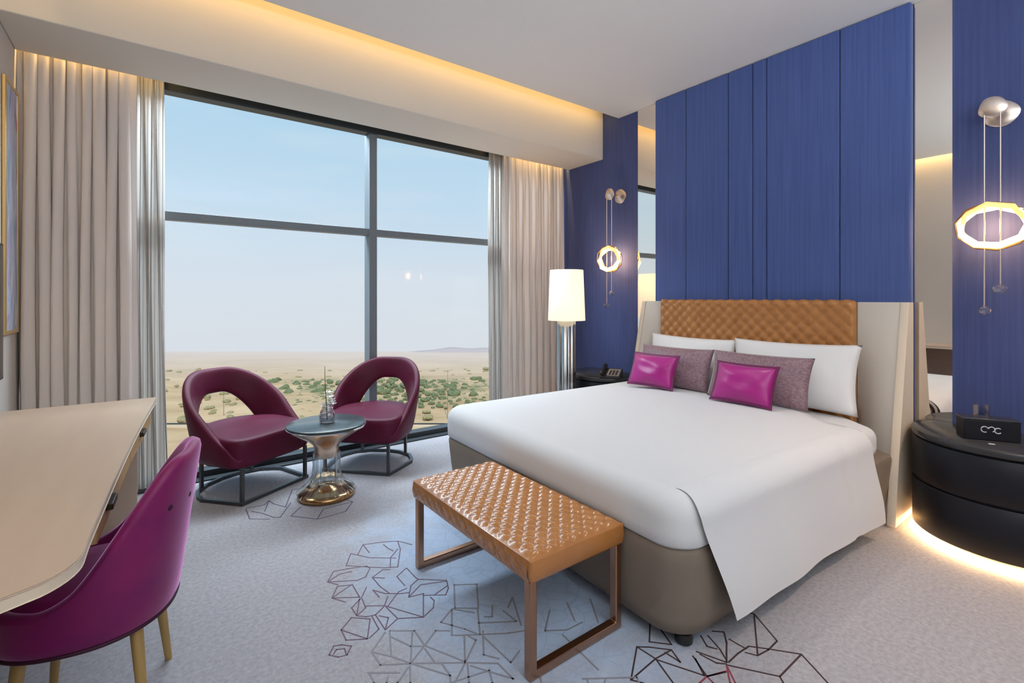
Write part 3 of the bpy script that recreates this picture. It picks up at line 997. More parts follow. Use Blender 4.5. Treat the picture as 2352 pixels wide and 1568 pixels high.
for d in (0.14, 0.20, 0.30, 0.42, 0.55, 0.70, 0.85, 0.955, 0.9775):
    prof.append((d, zt + 0.022 * sstep(0.085, 0.6, d)))
rings = []
for ins, z in prof:
    ring = upath(ins, z)
    out = []
    for (x, y, zz) in ring:
        n1 = 0.0035 * math.sin(5 * x + 3 * y) + 0.003 * math.sin(9 * y - 4 * x)
        xe = 3.25 + 0.19 * sstep(1.15, 1.5, y)
        x = x if x < 2.5 else 2.5 + (x - 2.5) * (xe - 2.5) / (x1 - 2.5)
        out.append((x, y, zz + n1 * sstep(0.06, 0.3, ins)))
    rings.append(out)
b = MB()
b.loft(rings, closed=False, cap0=False, cap1=False)
b.build('duvet_cover', M['linen'], dv, smooth=True, angle=180, world=True, solid=0.012)

rows = []
na, nb = 46, 40
for i in range(na + 1):
    s = i / na                                   # 0 foot edge .. 1 head edge
    row = []
    for j in range(nb + 1):
        t = j / nb
        L = t * 0.925                            # arc length from a line on top of the bed down the side
        top_len = 0.36
        if L < top_len:
            y = 0.955 + rr + (top_len - L)
            z = zt + 0.022 * sstep(0.085, 0.6, y - 0.955) + 0.014 * sstep(0.24, top_len, L) - 0.006
            drop = 0
        elif L < top_len + rr * PI / 2 * 1.15:
            a = (L - top_len) / (rr * 1.15)
            y = 0.955 + rr - (rr + 0.018) * math.sin(a)
            z = zt - rr + (rr + 0.008) * math.cos(a)
            drop = L - top_len
        else:
            d = L - top_len - rr * PI / 2 * 1.15
            y = 0.955 - 0.016 - 0.02 * sstep(0.0, 0.4, d)
            z = zt - rr - d
            drop = L - top_len
        f = sstep(0.05, 0.5, drop)
        y -= f * (0.010 * math.sin(s * 7.0 + 0.6) + 0.004 * math.sin(s * 19 + 1.0) + 0.012)
        z += f * 0.008 * math.sin(s * 5.5 + 1.0)
        z = max(z, 0.11)
        xa = 1.675 - 0.055 * sstep(0.0, 0.15, drop) + 0.235 * (max(0, drop) / 0.6) ** 1.1
        xb = 3.235 + 0.05 * (drop / 0.6) + 0.012 * math.sin(t * 8)
        x = xa + (xb - xa) * s
        # stitched hem near the head edge
        if abs(s - 0.80) < 0.018 and drop > 0.02:
            y += 0.007
            z -= 0.002
        if L < top_len:
            z -= 0.010 * (1 - sstep(0.0, 0.07, s)) * (1 - sstep(0.3, top_len, L))
            z += (0.0035 * math.sin(5 * x + 3 * y) + 0.003 * math.sin(9 * y - 4 * x)) * sstep(0.06, 0.3, y - 0.955)
        row.append((x, y, z))
    rows.append(row)
MB().grid(rows).build('side_drape', M['linen'], dv, smooth=True, angle=180, world=True)


# pillows and cushions: local x = thickness (front is -x), y = width, z = height
def pillow_mesh(w, h, t, bow=0.06, flange=0.0, seed=0, n=26, power=2.4, wr=0.006):
    rnd = random.Random(seed)
    p = [rnd.uniform(0, 6.28) for _ in range(6)]
    mb = MB()
    for sg in (-1, 1):
        rows = []
        for k in range(n + 1):
            v = -1 + 2 * k / n
            row = []
            for i in range(n + 1):
                u = -1 + 2 * i / n
                yy = u * w / 2 * (1 - bow * (1 - v * v))
                zz = v * h / 2 * (1 - bow * 1.1 * (1 - u * u))
                th = t / 2 * ((1 - abs(u) ** power) * (1 - abs(v) ** power)) ** 0.55
                th += wr * (1 - u * u) * (1 - v * v) * (math.sin(4 * u + 3 * v + p[0]) + math.sin(7 * v - 3 * u + p[1]) * 0.6)
                row.append((sg * max(th, 0.002 if abs(u) < 1 and abs(v) < 1 else 0), yy, zz))
            rows.append(row)
        mb.grid(rows)
    return mb


def cushion(name, label, group, w, h, t, x, y, zbot, lean, yaw, m, seed, roll=0.0, flange=None, bow=0.06):
    o = thing(name, label, 'pillow' if name == 'pillow' else 'cushion', (x, y, zbot + h / 2 * math.cos(lean)), 0, group)
    o.rotation_euler = (roll, lean, yaw)
    pillow_mesh(w, h, t, bow, seed=seed).build('cover', m, o, smooth=True, angle=180)
    if flange:
        mb = MB()
        P = []
        n = 20
        for (sx, sy, ax) in ((-1, -1, 0), (1, -1, 1), (1, 1, 2), (-1, 1, 3)):
            for i in range(n):
                q = -1 + 2 * i / n
                u, v = ((q, -1), (1, q), (-q, 1), (-1, -q))[ax]
                P.append((0, u * w / 2 * (1 - bow * (1 - v * v)), v * h / 2 * (1 - bow * 1.1 * (1 - u * u))))
        outer = [(0, p[1] + math.copysign(0.014, p[1]) * min(1, abs(p[1]) / (w * 0.4)), p[2] + math.copysign(0.014, p[2]) * min(1, abs(p[2]) / (h * 0.4))) for p in P]
        r = [[(sx * 0.004, p[1] * 0.97, p[2] * 0.97) for p in P] for sx in (-1, 1)]
        r2 = [[(sx * 0.003, p[1], p[2]) for p in outer] for sx in (-1, 1)]
        loop = [r[0], r2[0], r2[1], r[1], r[0]]
        mb.loft(loop, True, False, False)
        mb.build('flange', flange, o, smooth=True, angle=50)
    return o


cushion('pillow', 'white bed pillow standing on the left side against the quilted headboard', 'white bed pillows', 0.80, 0.44, 0.17, 3.60, 2.36, 0.602, 0.20, 0, M['pillow'], 1, roll=0.015)
cushion('pillow', 'large white bed pillow standing on the right side, nearest the right wing', 'white bed pillows', 0.84, 0.455, 0.16, 3.582, 1.55, 0.602, 0.20, 0, M['pillow'], 2, roll=-0.01)
cushion('cushion', 'wide mauve silk cushion leaning on the left white pillow', 'mauve silk cushions', 0.66, 0.335, 0.15, 3.415, 2.375, 0.634, 0.30, 0.02, M['sham'], 3, bow=0.05)
cushion('cushion', 'wide mauve silk cushion leaning on the right white pillow', 'mauve silk cushions', 0.70, 0.345, 0.14, 3.372, 1.675, 0.634, 0.30, -0.01, M['sham'], 4, bow=0.05)
cushion('cushion', 'small bright magenta satin cushion on the left mauve cushion', 'small magenta cushions', 0.40, 0.255, 0.13, 3.240, 2.445, 0.654, 0.38, 0.04, M['magenta'], 5, flange=M['magedge'])
cushion('cushion', 'small bright magenta satin cushion on the right mauve cushion', 'small magenta cushions', 0.41, 0.26, 0.13, 3.205, 1.685, 0.654, 0.38, -0.03, M['magenta'], 6, flange=M['magedge'])

# ------------------------------------------------------------------ bench
bn = thing('bench', 'quilted tan leather bench on two copper sled frames at the bed foot', 'bench', (1.306, 1.785, 0))
bw_, bl_ = 0.49, 0.95
rows_n, cols_n = 84, 164
top = []
for i in range(cols_n + 1):
    y = -bl_ / 2 + bl_ * i / cols_n
    row = []
    for j in range(rows_n + 1):
        x = -bw_ / 2 + bw_ * j / rows_n
        e = min(bw_ / 2 - abs(x), bl_ / 2 - abs(y))
        edge = sstep(0, 0.035, e)
        q = quilt(x / 0.0636, y / 0.070)
        z = 0.428 + 0.012 * (1 - (1 - min(1, e / 0.03)) ** 2) + (0.011 * q - 0.005) * edge
        row.append((x, y, z))
    top.append(row)
b = MB().grid(top)
b.build('quilted_top', M['tan'], bn, smooth=True, angle=180)
rings = []
def rr_ring(x, y, r, z, n=6):
    P = []
    for cx, cy, a0 in ((x - r, y - r, 0), (-x + r, y - r, PI / 2), (-x + r, -y + r, PI), (x - r, -y + r, 3 * PI / 2)):
        for k in range(n + 1):
            a = a0 + PI / 2 * k / n
            P.append((cx + r * math.cos(a), cy + r * math.sin(a), z))
    return P
b = MB()
b.loft([rr_ring(bw_ / 2 - i, bl_ / 2 - i, 0.012, z) for z, i in ((0.350, 0.012), (0.352, 0.004), (0.36, 0.0), (0.39, -0.004), (0.42, -0.001), (0.430, 0.001), (0.432, 0.010))])
b.build('seat_side', M['tan'], bn, smooth=True, angle=60)
for sg in (-1, 1):
    rows = []
    for k in range(15):
        z = 0.354 + 0.076 * k / 14
        rows.append([(sg * (bw_ / 2 + 0.0005 + 0.007 * quilt((z - 0.39) / 0.0636, y / 0.070) * sstep(0, 0.3, k / 14) * sstep(0, 0.3, 1 - k / 14)), y, z) for y in [-bl_ / 2 + 0.014 + (bl_ - 0.028) * i / 150 for i in range(151)]])
    MB().grid(rows).build('quilted_side', M['tan'], bn, smooth=True, angle=180)
for y in (-bl_ / 2 + 0.028, bl_ / 2 - 0.038):
    fr = MB().bar([(-0.224, y, 0.352), (-0.224, y, 0.019), (0.224, y, 0.019), (0.224, y, 0.352)], 0.032, 0.036)
    fr.build('sled_frame', M['copper'], bn, bevel=0.004)

# ------------------------------------------------------------------ nightstands
def nightstand(x, y, label):
    o = thing('nightstand', label, 'nightstand', (x, y, 0), 0, 'round black nightstands')
    r = 0.395
    xt = 3.880 - x
    flush = lambda px, py, pz: (min(px, xt), py, pz)
    MB().lathe([(0.24, 0.001), (0.24, 0.049)], 64).build('plinth', M['black'], o, smooth=True, xf=flush)

    def cut(ring):
        return [(min(p[0], xt), p[1], p[2]) for p in ring]

    def drum(z0, z1, rad, name, m, bev=0.005):
        pr = [(rad - bev, z0), (rad, z0 + bev), (rad, z1 - bev), (rad - bev, z1)]
        rings = [cut([(q * math.cos(2 * PI * k / 72), q * math.sin(2 * PI * k / 72), z) for k in range(72)]) for q, z in pr]
        return MB().loft(rings).build(name, m, o, smooth=True, angle=50)
    drum(0.050, 0.312, r, 'drawer', M['black'])
    drum(0.314, 0.320, r - 0.012, 'shadow_gap', M['black'], 0.001)
    drum(0.322, 0.552, r, 'drawer', M['black'])
    drum(0.554, 0.560, r - 0.012, 'shadow_gap', M['black'], 0.001)
    drum(0.562, 0.598, r + 0.004, 'top', M['blacktop'])
    led = MB().lathe([(0.346, 0.0430), (0.358, 0.0430), (0.358, 0.0490), (0.346, 0.0490)], 72, cap0=False, cap1=False)
    led.build('led_strip', M['led'], o, xf=flush)
    return o
nightstand(3.745, 0.505, 'round black nightstand glowing underneath, at the right edge beside the bed')
nightstand(3.745, 3.36, 'round black nightstand beyond the bed, holding the telephone')

# telephone on the far nightstand
ph = thing('telephone', 'black desk telephone with sloping keypad on the far nightstand', 'telephone', (3.52, 3.14, 0.5985), math.radians(-60))
MB().add([(-0.10, -0.09, 0), (0.10, -0.09, 0), (0.10, 0.09, 0), (-0.10, 0.09, 0), (-0.10, -0.09, 0.018), (0.10, -0.09, 0.018), (0.10, 0.09, 0.075), (-0.10, 0.09, 0.075)],
         [[0, 3, 2, 1], [4, 5, 6, 7], [0, 1, 5, 4], [1, 2, 6, 5], [2, 3, 7, 6], [3, 0, 4, 7]]).build('body', M['rubber'], ph, bevel=0.006)
sl = math.atan2(0.057, 0.18)
kp = MB().box(-0.025, 0.088, -0.075, 0.07, 0, 0.003)
kp.build('keypad', M['greypad'], ph, bevel=0.001, xf=lambda x, y, z: (x, y * math.cos(sl) - z * math.sin(sl), 0.0468 + y * math.sin(sl) + z * math.cos(sl)))
kb = ph.children[-1]
for i in range(3):
    for j in range(4):
        MB().box(-0.008 + i * 0.03, 0.012 + i * 0.03, -0.062 + j * 0.026, -0.046 + j * 0.026, 0.003, 0.006).build('key', M['rubber'], kb, xf=lambda x, y, z: (x, y * math.cos(sl) - z * math.sin(sl), 0.0468 + y * math.sin(sl) + z * math.cos(sl)))
hs = MB().tube([(-0.066, -0.10, 0.040), (-0.066, -0.085, 0.056), (-0.066, -0.04, 0.062), (-0.066, 0.04, 0.088), (-0.066, 0.085, 0.098), (-0.066, 0.105, 0.088)], 0.019, 10, taper=[1.05, 1.15, 0.8, 0.8, 1.15, 1.05])
hs.build('handset', M['rubber'], ph, smooth=True)

# black guest box and glass on the near nightstand
gb = thing('amenity_box', 'low black box with small silver lettering on the near nightstand', 'box', (3.60, 0.555, 0.5985), math.radians(-61))
MB().box(-0.115, 0.115, -0.05, 0.05, 0.0, 0.105).build('box_body', M['black'], gb, bevel=0.004)
MB().box(-0.117, 0.117, -0.052, 0.052, 0.105, 0.113).build('lid', M['blacktop'], gb, bevel=0.002)
# small silver flourish on its face
mk = MB()
for cx, cz, r, a0, a1 in ((-0.030, 0.058, 0.015, 0.3, 5.2), (-0.002, 0.060, 0.013, -1.2, 3.0), (0.024, 0.055, 0.014, 0.8, 5.6)):
    mk.tube([(cx + r * math.cos(a0 + (a1 - a0) * k / 14), -0.0505, cz + r * math.sin(a0 + (a1 - a0) * k / 14)) for k in range(15)], 0.0026, 6)
mk.build('silver_flourish', M['silver_print'], gb, smooth=True)
tg = thing('tumbler', 'clear glass tumbler standing behind the black box on the near nightstand', 'glass', (3.74, 0.60, 0.5985))
MB().lathe([(0.030, 0.0005), (0.034, 0.006), (0.037, 0.155), (0.034, 0.155), (0.031, 0.014), (0.0, 0.012)], 24, cap1=False).build('glass_body', M['crystal'], tg, smooth=True)
cd = thing('card', 'tiny white card lying at the front of the black box', 'card', (3.475, 0.52, 0.5985), math.radians(-61))
MB().box(-0.012, 0.012, -0.006, 0.006, 0.0002, 0.002).build('card_sheet', M['paper'], cd)

# ------------------------------------------------------------------ floor lamp
fl = thing('floor_lamp', 'lit floor lamp with cream drum shade and chrome column, behind the bed', 'floor lamp', (3.22, 3.43, 0))
MB().lathe([(0.15, 0.001), (0.15, 0.016), (0.145, 0.02), (0.02, 0.024)], 40).build('base', M['chrome'], fl, smooth=True, angle=40)
MB().lathe([(0.088, 0.02), (0.088, 1.13), (0.08, 1.14)], 96, ripple=lambda a: 0.045 * math.cos(12 * a)).build('column', M['smoke'], fl, smooth=True, angle=60)
MB().lathe([(0.178, 1.138), (0.158, 1.622)], 48, cap0=False, cap1=False).build('lamp_shade', M['shade'], fl, smooth=True, angle=180, solid=0.003)
MB().lathe([(0.012, 1.13), (0.012, 1.25)], 12).build('socket', M['brass'], fl, smooth=True)
MB().lathe([(0.012, 1.25), (0.028, 1.30), (0.030, 1.33), (0.018, 1.36), (0.0, 1.365)], 16, cap1=False).build('bulb', mat('lit_bulb', (1, 0.9, 0.7, 1), 0.4, emit=(1, 0.75, 0.45, 1), estr=8), fl, smooth=True)
light('lamp_bulb_light', 'POINT', (3.22, 3.43, 1.50), 7.0, (1.0, 0.70, 0.38), shadow_soft_size=0.05)

# ------------------------------------------------------------------ sconces
def sconce(y, label, tw):
    o = thing('wall_sconce', label, 'wall lamp', (XW, y, 1.75), 0, 'crystal ring wall sconces')
    rnd = random.Random(int(y * 100))
    X = -0.16
    # wall plate, arm and front disc (hammered)
    def disc(r, x0, x1, yy, zz):
        rings = []
        for q, x in ((r * 0.9, x0), (r, x0 - 0.006), (r * 0.93, (x0 + x1) / 2), (r * 0.6, x1 + 0.002), (r * 0.2, x1)):
            rings.append([(x, yy + q * (1 + 0.07 * math.sin(3 * a + r * 60)) * math.cos(a), zz + q * (1 + 0.05 * math.sin(2 * a)) * math.sin(a)) for a in [2 * PI * k / 26 for k in range(26)]])
        return MB().loft(rings)
    disc(0.075, -0.001, -0.020, -0.012, 0.655).build('wall_plate', M['nickel'], o, smooth=True, angle=50)
    MB().tube([(-0.02, -0.01, 0.655), (X + 0.01, 0.0, 0.66)], 0.010, 10).build('arm', M['nickel'], o, smooth=True, angle=60)
    disc(0.060, X + 0.010, X - 0.010, 0.0, 0.66).build('front_disc', M['nickel'], o, smooth=True, angle=50)
    for yy, zb_ in ((0.032, -0.455), (-0.032, -0.335)):
        r = MB().tube([(X, yy, 0.66), (X, yy, zb_)], 0.0034, 8).build('rod', M['nickel'], o, smooth=True, angle=60)
        bl = MB().lathe([(0.0, 0.036), (0.005, 0.028), (0.013, 0.022), (0.030, 0.010), (0.032, 0.0), (0.026, -0.016), (0.012, -0.026), (0.0, -0.028)], 10, (X, yy, zb_ - 0.012), cap0=False, cap1=False)
        bl.build('crystal_drop', M['crystal'], r)
    # two cut rings, one inside the turn of the other
    def ringpath(w, h, n, ph, dx, tilt):
        P = []
        for k in range(n):
            a = 2 * PI * k / n + ph
            yy, zz = w * math.cos(a), h * math.sin(a)
            P.append((X + dx * math.sin(a + tilt), yy * math.cos(0.12) - zz * math.sin(0.12), yy * math.sin(0.12) + zz * math.cos(0.12)))
        return P
    MB().tube(ringpath(0.142, 0.112, 9, 0.2 + tw, 0.030, 0.4), 0.020, 6, closed=True).build('crystal_ring', M['glow'], o)
    MB().tube(ringpath(0.140, 0.122, 8, 0.55 + tw, 0.034, 2.6), 0.015, 5, closed=True).build('crystal_ring', M['glow2'], o)
    MB().tube(ringpath(0.155, 0.133, 10, 0.1 + tw, 0.020, 4.4), 0.006, 5, closed=True).build('gold_wire', M['brass'], o)
    light('sconce_light', 'POINT', (XW + X + 0.02, y, 1.75), 6.0, (1.0, 0.54, 0.24), shadow_soft_size=0.06)
    return o
sconce(0.557, 'lit crystal ring wall sconce on the blue wall at the right edge', 0.0)
sconce(3.355, 'lit crystal ring wall sconce above the floor lamp on the far blue wall', 0.25)

# ------------------------------------------------------------------ lounge armchairs
def plan(phi, R=0.328, front=0.30):
    """outline of the seat: round back, straight front; phi = 0 at the back (+y)"""
    x, y = math.sin(phi), math.cos(phi)
    n = 5.5 if y < 0 else 2.0
    s = (abs(x) ** n + abs(y / (1.0 if y > 0 else front / R)) ** n) ** (-1.0 / n)
    return x * s * R, y * s * R


def armchair(x, y, rz, label):
    o = thing('armchair', label, 'armchair', (x, y, 0), rz, 'maroon barrel armchairs')
    N = 72
    # seat body
    rings = []
    for z, k in ((0.238, 0.90), (0.242, 0.95), (0.27, 0.975), (0.33, 0.985), (0.385, 0.985), (0.415, 0.975), (0.435, 0.945), (0.446, 0.86), (0.452, 0.6), (0.454, 0.25)):
        ring = []
        for i in range(N):
            p = plan(2 * PI * i / N)
            f = 0.035 * sstep(0.05, -0.3, p[1]) * sstep(0.40, 0.46, z)
            ring.append((p[0] * k, p[1] * k - 0.012 * sstep(0, -0.3, p[1]), z - f * 0.6))
        rings.append(ring)
    MB().loft(rings).build('seat', M['maroon'], o, smooth=True, angle=180)
    # back band: one piece sweeping from the front corners over the back, leaving an arched opening
    sec = []
    pm = math.radians(139)
    K = 84
    for i in range(K + 1):
        ph = -pm + 2 * pm * i / K
        a = abs(ph)
        zt_ = 0.822 - 0.55 * sstep(math.radians(12), math.radians(165), a) - 0.05 * sstep(math.radians(122), pm, a)
        zl = 0.640 - 0.395 * sstep(math.radians(8), math.radians(84), a)
        zt_ = max(zt_, zl + 0.055)
        px, py = plan(ph)
        nrm = Vector((px, py)).normalized()
        th = 0.066 - 0.016 * sstep(math.radians(95), pm, a)
        ring = []
        m = 20
        for k in range(m):
            b_ = 2 * PI * k / m
            c, s = math.cos(b_), math.sin(b_)
            u = math.copysign(abs(c) ** 0.55, c) * th / 2
            w = math.copysign(abs(s) ** 0.55, s)
            z = (zt_ + zl) / 2 + w * (zt_ - zl) / 2
            lean = 0.16 * (z - 0.44) * (1 - 0.55 * sstep(math.radians(70), pm, a))
            r_ = u + lean - 0.002
            ring.append((px + nrm.x * r_, py + nrm.y * r_ * (1.0 if py > 0 else 0.6), z))
        sec.append(ring)
    MB().loft(sec).build('back_band', M['maroon'], o, smooth=True, angle=180)
    # metal base: floor loop with straight front, top loop and four uprights
    def loop(k, z):
        P = [(-0.27 * k, -0.285 * k), (0.27 * k, -0.285 * k), (0.325 * k, 0.02)]
        for q in range(7):
            a = math.radians(12 + q * 26)
            P.append((0.315 * k * math.cos(a), 0.03 + 0.235 * k * math.sin(a)))
        P.append((-0.325 * k, 0.02))
        return [(p[0], p[1], z) for p in P]
    MB().bar(loop(1.0, 0.0125), 0.022, 0.022, closed=True).build('floor_loop', M['gunmetal'], o)
    MB().bar(loop(0.84, 0.232), 0.022, 0.020, closed=True).build('seat_loop', M['gunmetal'], o)
    for px, py in ((-0.263, -0.277), (0.263, -0.277), (-0.20, 0.205), (0.20, 0.205)):
        MB().box(px - 0.011, px + 0.011, py - 0.011, py + 0.011, 0.012, 0.246).build('leg', M['gunmetal'], o, bevel=0.002)
    return o
armchair(0.565, 3.955, math.radians(30.7), 'maroon open-back barrel armchair left of the small round table')
armchair(1.478, 3.905, math.radians(-47), 'maroon open-back barrel armchair right of the small round table, by the mullion')

# ------------------------------------------------------------------ round side table
tb = thing('side_table', 'small round table with slate top, copper bowl and clear fluted stem', 'table', (0.970, 3.425, 0))
MB().lathe([(0.170, 0.001), (0.186, 0.010), (0.188, 0.026), (0.180, 0.038), (0.150, 0.046), (0.10, 0.050), (0.074, 0.060), (0.05, 0.078), (0.0, 0.086)], 48, cap1=False).build('foot', M['brass'], tb, xf=lambda x, y, z: (x, y, z * 0.95), smooth=True, angle=180)
MB().lathe([(0.192, 0.030), (0.178, 0.052), (0.142, 0.078), (0.110, 0.110), (0.094, 0.155), (0.088, 0.22), (0.088, 0.315)], 64, cap0=False, cap1=False,
           ripple=lambda a: 0.03 * math.cos(16 * a)).build('glass_stem', M['tableglass'], tb, xf=lambda x, y, z: (x, y, z * 0.95), smooth=True, angle=180)
for k in range(8):
    a = 2 * PI * k / 8
    MB().lathe([(0.007, 0.06), (0.007, 0.315)], 8, (0.066 * math.cos(a), 0.066 * math.sin(a), 0)).build('glass_rod', M['tableglass'], tb, xf=lambda x, y, z: (x, y, z * 0.95), smooth=True)
MB().lathe([(0.078, 0.285), (0.080, 0.29), (0.078, 0.345), (0.088, 0.375), (0.122, 0.408), (0.176, 0.444), (0.228, 0.478), (0.246, 0.495)], 56).build('bowl', M['rosegold'], tb, xf=lambda x, y, z: (x, y, z * 0.95), smooth=True, angle=50)
MB().lathe([(0.246, 0.494), (0.258, 0.497), (0.259, 0.507), (0.254, 0.510)], 56).build('rim', M['silver_rim'], tb, xf=lambda x, y, z: (x, y, z * 0.95), smooth=True, angle=40)
MB().lathe([(0.252, 0.5095), (0.256, 0.512), (0.256, 0.522), (0.252, 0.525)], 56).build('table_top', M['slate'], tb, xf=lambda x, y, z: (x, y, z * 0.95), smooth=True, angle=40)

vs = thing('vase', 'small clear vase with white blossoms and one tall green stem on the round table', 'vase', (0.975, 3.43, 0.4998))
MB().lathe([(0.040, 0.0), (0.050, 0.006), (0.052, 0.05), (0.044, 0.075), (0.030, 0.10), (0.034, 0.13), (0.031, 0.13), (0.027, 0.10), (0.041, 0.073), (0.048, 0.05), (0.046, 0.010), (0.0, 0.008)], 28, cap1=False).build('glass_body', M['crystal'], vs, smooth=True, angle=180)
MB().tube([(0, 0, 0.012), (-0.004, 0.002, 0.12), (-0.012, 0.004, 0.25), (-0.014, 0.004, 0.385)], 0.0035, 6, taper=[1, 1, 0.8, 0.4]).build('stem', M['stem'], vs, smooth=True)
rnd = random.Random(4)
for k in range(12):
    a, zz = rnd.uniform(0, 6.28), 0.02 + 0.016 * k
    r0 = 0.020 if zz < 0.08 else 0.014
    c = (r0 * math.cos(a) + (0.022 if zz > 0.1 else 0), r0 * math.sin(a), zz)
    mb = MB()
    for q in range(5):
        b_ = 2 * PI * q / 5
        d = Vector((math.cos(b_), math.sin(b_), 0.35))
        e = Vector((-math.sin(b_), math.cos(b_), 0))
        C0 = Vector(c)
        mb.add([C0, C0 + d * 0.017 + e * 0.014, C0 + d * 0.030 + Vector((0, 0, 0.003)), C0 + d * 0.017 - e * 0.014, C0 + d * 0.017 - Vector((0, 0, 0.003))], [[0, 1, 2, 3], [0, 4, 1], [1, 4, 2], [2, 4, 3], [3, 4, 0]])
    mb.build('blossom', M['petal'], vs)

# ------------------------------------------------------------------ desk along the left wall
dk = thing('desk', 'pale wood-grain writing desk with rounded end along the left wall', 'desk', (-0.35, 2.5, 0))
edge = [(0.030, 3.64)]
for k in range(1, 15):
    t = k / 14
    y = 3.64 - t * 2.03
    edge.append((0.030 - 0.155 * t ** 0.95 - 0.010 * math.sin(PI * t), y))
cx, cy = -0.235, 1.555
for k in range(1, 9):
    a = math.radians(6 - 66 * k / 8)
    edge.append((-0.245 + 0.118 * math.cos(a), 1.535 + 0.145 * math.sin(a)))
edge.append((-0.648, 1.19))
edge.append((-0.648, 3.66))


def inset(P, d):
    n = len(P)
    out = []
    for i, p in enumerate(P):
        a, c = Vector(P[i - 1]), Vector(P[(i + 1) % n])
        t = (c - a).normalized()
        nx_, ny_ = -t.y, t.x
        q = (p[0] - nx_ * d, p[1] - ny_ * d)
        out.append((max(q[0], -0.648), q[1]))
    return out


def slab(P, z0, z1, bev=0.003):
    sgn = 1
    area = sum(P[i - 1][0] * P[i][1] - P[i][0] * P[i - 1][1] for i in range(len(P)))
    d = bev if area < 0 else -bev
    ins = inset(P, -d)
    return [[(p[0], p[1], z0) for p in ins], [(p[0], p[1], z0 + bev) for p in P], [(p[0], p[1], z1 - bev) for p in P], [(p[0], p[1], z1) for p in ins]]
MB().loft(slab(edge, 0.748, 0.752, 0.001)).build('desk_top', M['desk'], dk, world=True)
MB().loft(slab(edge, 0.722, 0.7478, 0.002)).build('edge_band', M['deskedge'], dk, world=True)
# shallow drawers under the straight part
for i, (y0, y1) in enumerate(((1.90, 2.72), (2.73, 3.55))):
    def fx(y):
        t = (3.64 - y) / 2.03
        return 0.030 - 0.155 * t ** 0.95 - 0.010 * math.sin(PI * t) - 0.018
    P = [(fx(y0), y0), (fx(y1), y1), (-0.60, y1), (-0.60, y0)]
    dr = MB().loft([[(p[0], p[1], z) for p in P] for z in (0.615, 0.721)]).build('drawer', M['deskwood'], dk, bevel=0.003, world=True)
    ym = 2.11 if i == 0 else 3.1
    d = Vector((fx(ym + 0.05) - fx(ym - 0.05), 0.1, 0)).normalized()
    p0 = Vector((fx(ym) + 0.010, ym, 0.668))
    MB().bar([p0 - d * 0.055, p0 + d * 0.055], 0.020, 0.022).build('drawer_pull', M['pull'], dr, bevel=0.003, world=True)
MB().box(-0.645, -0.06, 3.585, 3.615, 0.001, 0.721).build('side_panel', M['desk'], dk, bevel=0.003, world=True)
MB().box(-0.645, -0.345, 1.42, 1.45, 0.001, 0.721).build('side_panel', M['desk'], dk, bevel=0.003, world=True)
MB().box(-0.645, -0.625, 1.45, 3.585, 0.30, 0.721).build('back_panel', M['desk'], dk, world=True)

# ------------------------------------------------------------------ magenta desk chair
ch = thing('desk_chair', 'magenta velvet tub chair with gold wooden legs pulled up to the desk', 'chair', (-0.140, 2.085, 0), math.radians(-101))
N = 96


def cplan(phi, k):
    x, y = math.sin(phi), math.cos(phi)
    n = 2.25
    s = (abs(x) ** n + abs(y) ** n) ** (-1.0 / n)
    return x * s * 0.245 * k, y * s * (0.225 if y > 0 else 0.25) * k


def ztop(phi):
    a = abs((phi + PI) % (2 * PI) - PI)
    return 0.845 - 0.012 * sstep(0, 0.4, a) - 0.372 * (0.65 * sstep(math.radians(26), math.radians(112), a) + 0.35 * sstep(math.radians(20), math.radians(92), a))


rings = []
def cring(fn):
    R = []
    for i in range(N):
        ph_ = 2 * PI * i / N
        R.append(fn(ph_))
    return R
def outer(k, tz, thick=0.0, dz=0.0):
    def fn(ph_):
        zt_ = ztop(ph_)
        z = 0.36 + (zt_ - 0.36) * tz + dz
        back = (1 + math.cos(ph_)) / 2
        lean = (z - 0.36) * (0.08 + 0.07 * back)
        # tub narrows towards the top of the back
        nar = 1 - 0.14 * sstep(0.55, 0.86, z) * (1 - abs(math.cos(ph_)) ** 2)
        p = cplan(ph_, k)
        v = Vector(p)
        v = v.normalized() * (v.length + lean * 0.9 - thick)
        return (v.x * nar, v.y, z)
    return cring(fn)
rings.append(cring(lambda p: (*cplan(p, 0.55), 0.318)))
rings.append(cring(lambda p: (*cplan(p, 0.80), 0.312)))
rings.append(cring(lambda p: (*cplan(p, 0.90), 0.322)))
rings.append(cring(lambda p: (*cplan(p, 0.96), 0.342)))
for t in (0.0, 0.12, 0.25, 0.4, 0.55, 0.7, 0.82, 0.9, 0.96):
    rings.append(outer(1.0, t))
rings.append(outer(1.0, 1.0, 0.006, 0.0))
rings.append(outer(1.0, 1.0, 0.018, 0.006))
rings.append(outer(1.0, 1.0, 0.034, 0.004))
rings.append(outer(1.0, 0.97, 0.046))
for t in (0.85, 0.65, 0.45):
    rings.append(outer(1.0, t, 0.050))
rings.append(cring(lambda p: (*cplan(p, 0.86), 0.425)))
MB().loft(rings).build('shell', M['velvet'], ch, smooth=True, angle=180)
rings = [cring(lambda p, k=k, z=z: (*cplan(p, k), z)) for k, z in ((0.80, 0.40), (0.85, 0.44), (0.82, 0.462), (0.70, 0.472), (0.35, 0.476))]
MB().loft(rings).build('seat_cushion', M['velvet'], ch, smooth=True, angle=180)
MB().tube(cring(lambda p: (*cplan(p, 0.965), 0.338)), 0.0055, 8, closed=True).build('bottom_piping', M['velvet_dark'], ch, smooth=True, angle=180)
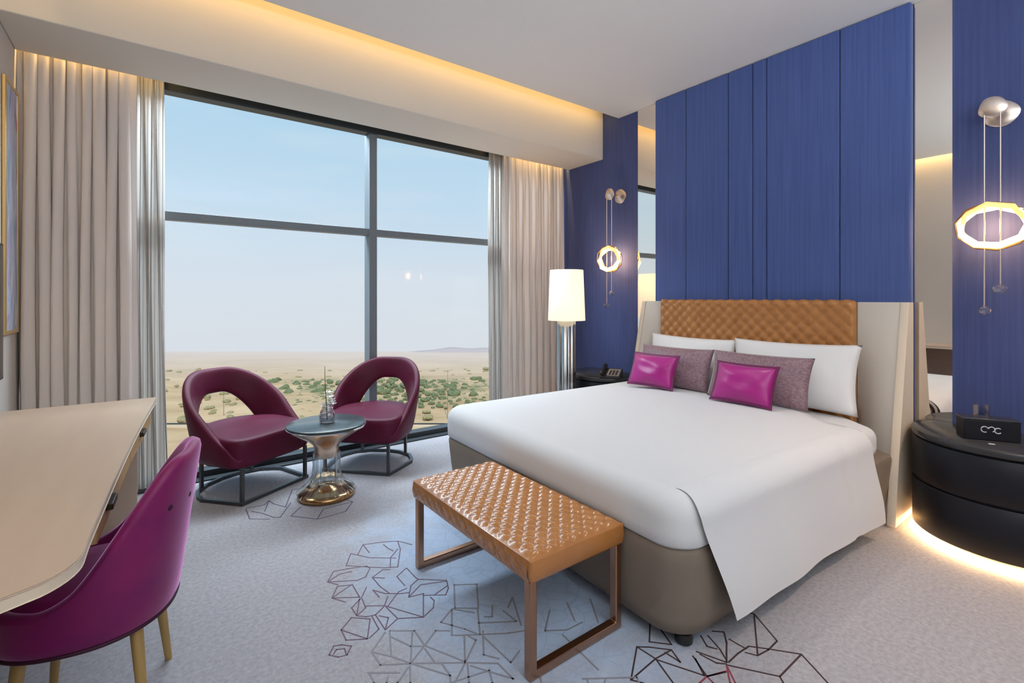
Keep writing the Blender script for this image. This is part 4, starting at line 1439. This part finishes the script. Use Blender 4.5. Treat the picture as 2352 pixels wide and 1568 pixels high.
for i, ang in enumerate((-34, -12, 12, 34)):
    a = math.radians(ang)
    z = 0.685
    back = (1 + math.cos(a)) / 2
    lean = (z - 0.36) * (0.08 + 0.07 * back)
    nar = 1 - 0.14 * sstep(0.55, 0.86, z) * (1 - abs(math.cos(a)) ** 2)
    v = Vector(cplan(a, 1.0))
    v = v.normalized() * (v.length + lean * 0.9 - 0.002)
    mb = MB()
    d = v.normalized()
    mb.lathe([(0.0, -0.006), (0.008, -0.004), (0.011, 0.0), (0.008, 0.003), (0.0, 0.004)], 14, cap0=False, cap1=False)
    bt = mb.build('button', M['velvet_dark'], ch, smooth=True, angle=180)
    bt.location = (v.x * nar, v.y, z)
    bt.rotation_euler = Vector((d.x, d.y, -0.2)).to_track_quat('Z', 'Y').to_euler()
for sx, sy in ((-1, 1), (1, 1), (-1, -1), (1, -1)):
    a = Vector((0.145 * sx, 0.135 * sy, 0.325))
    e = Vector((0.175 * sx, 0.165 * sy, 0.001))
    MB().tube([a, a.lerp(e, 0.5), e], 0.0185, 14, taper=[1.0, 0.82, 0.62]).build('leg', M['oak'], ch, smooth=True, angle=60)

# ------------------------------------------------------------------ television and painting on the left wall
tv = thing('television', 'flat black television on the left wall above the desk, cut by the left frame edge', 'television', (-0.60, 2.8, 1.285))
MB().box(-0.622, -0.580, 2.215, 3.416, 0.953, 1.619).build('casing', M['rubber'], tv, bevel=0.004, world=True)
MB().box(-0.5805, -0.5785, 2.228, 3.403, 0.968, 1.606).build('screen', M['screen'], tv, world=True)
MB().box(XL + 0.0005, -0.622, 2.6, 3.0, 1.15, 1.42).build('wall_bracket', M['rubber'], tv, world=True)
pa = thing('painting', 'tall narrow abstract painting in blue and lilac, gold framed, beside the left curtain', 'painting', (-0.64, 3.92, 1.86))
pf = MB()
y0, y1, z0, z1 = 3.80, 4.085, 1.17, 2.555
for (a, b_, c, d) in ((y0, y1, z0 - 0.022, z0), (y0, y1, z1, z1 + 0.022), (y0 - 0.022, y0, z0 - 0.022, z1 + 0.022), (y1, y1 + 0.022, z0 - 0.022, z1 + 0.022)):
    MB().box(XL + 0.001, XL + 0.018, a, b_, c, d).build('frame_rail', M['gold'], pa, bevel=0.003, world=True)
MB().box(XL + 0.001, XL + 0.014, y0, y1, z0, z1).build('canvas', M['art'], pa, world=True)
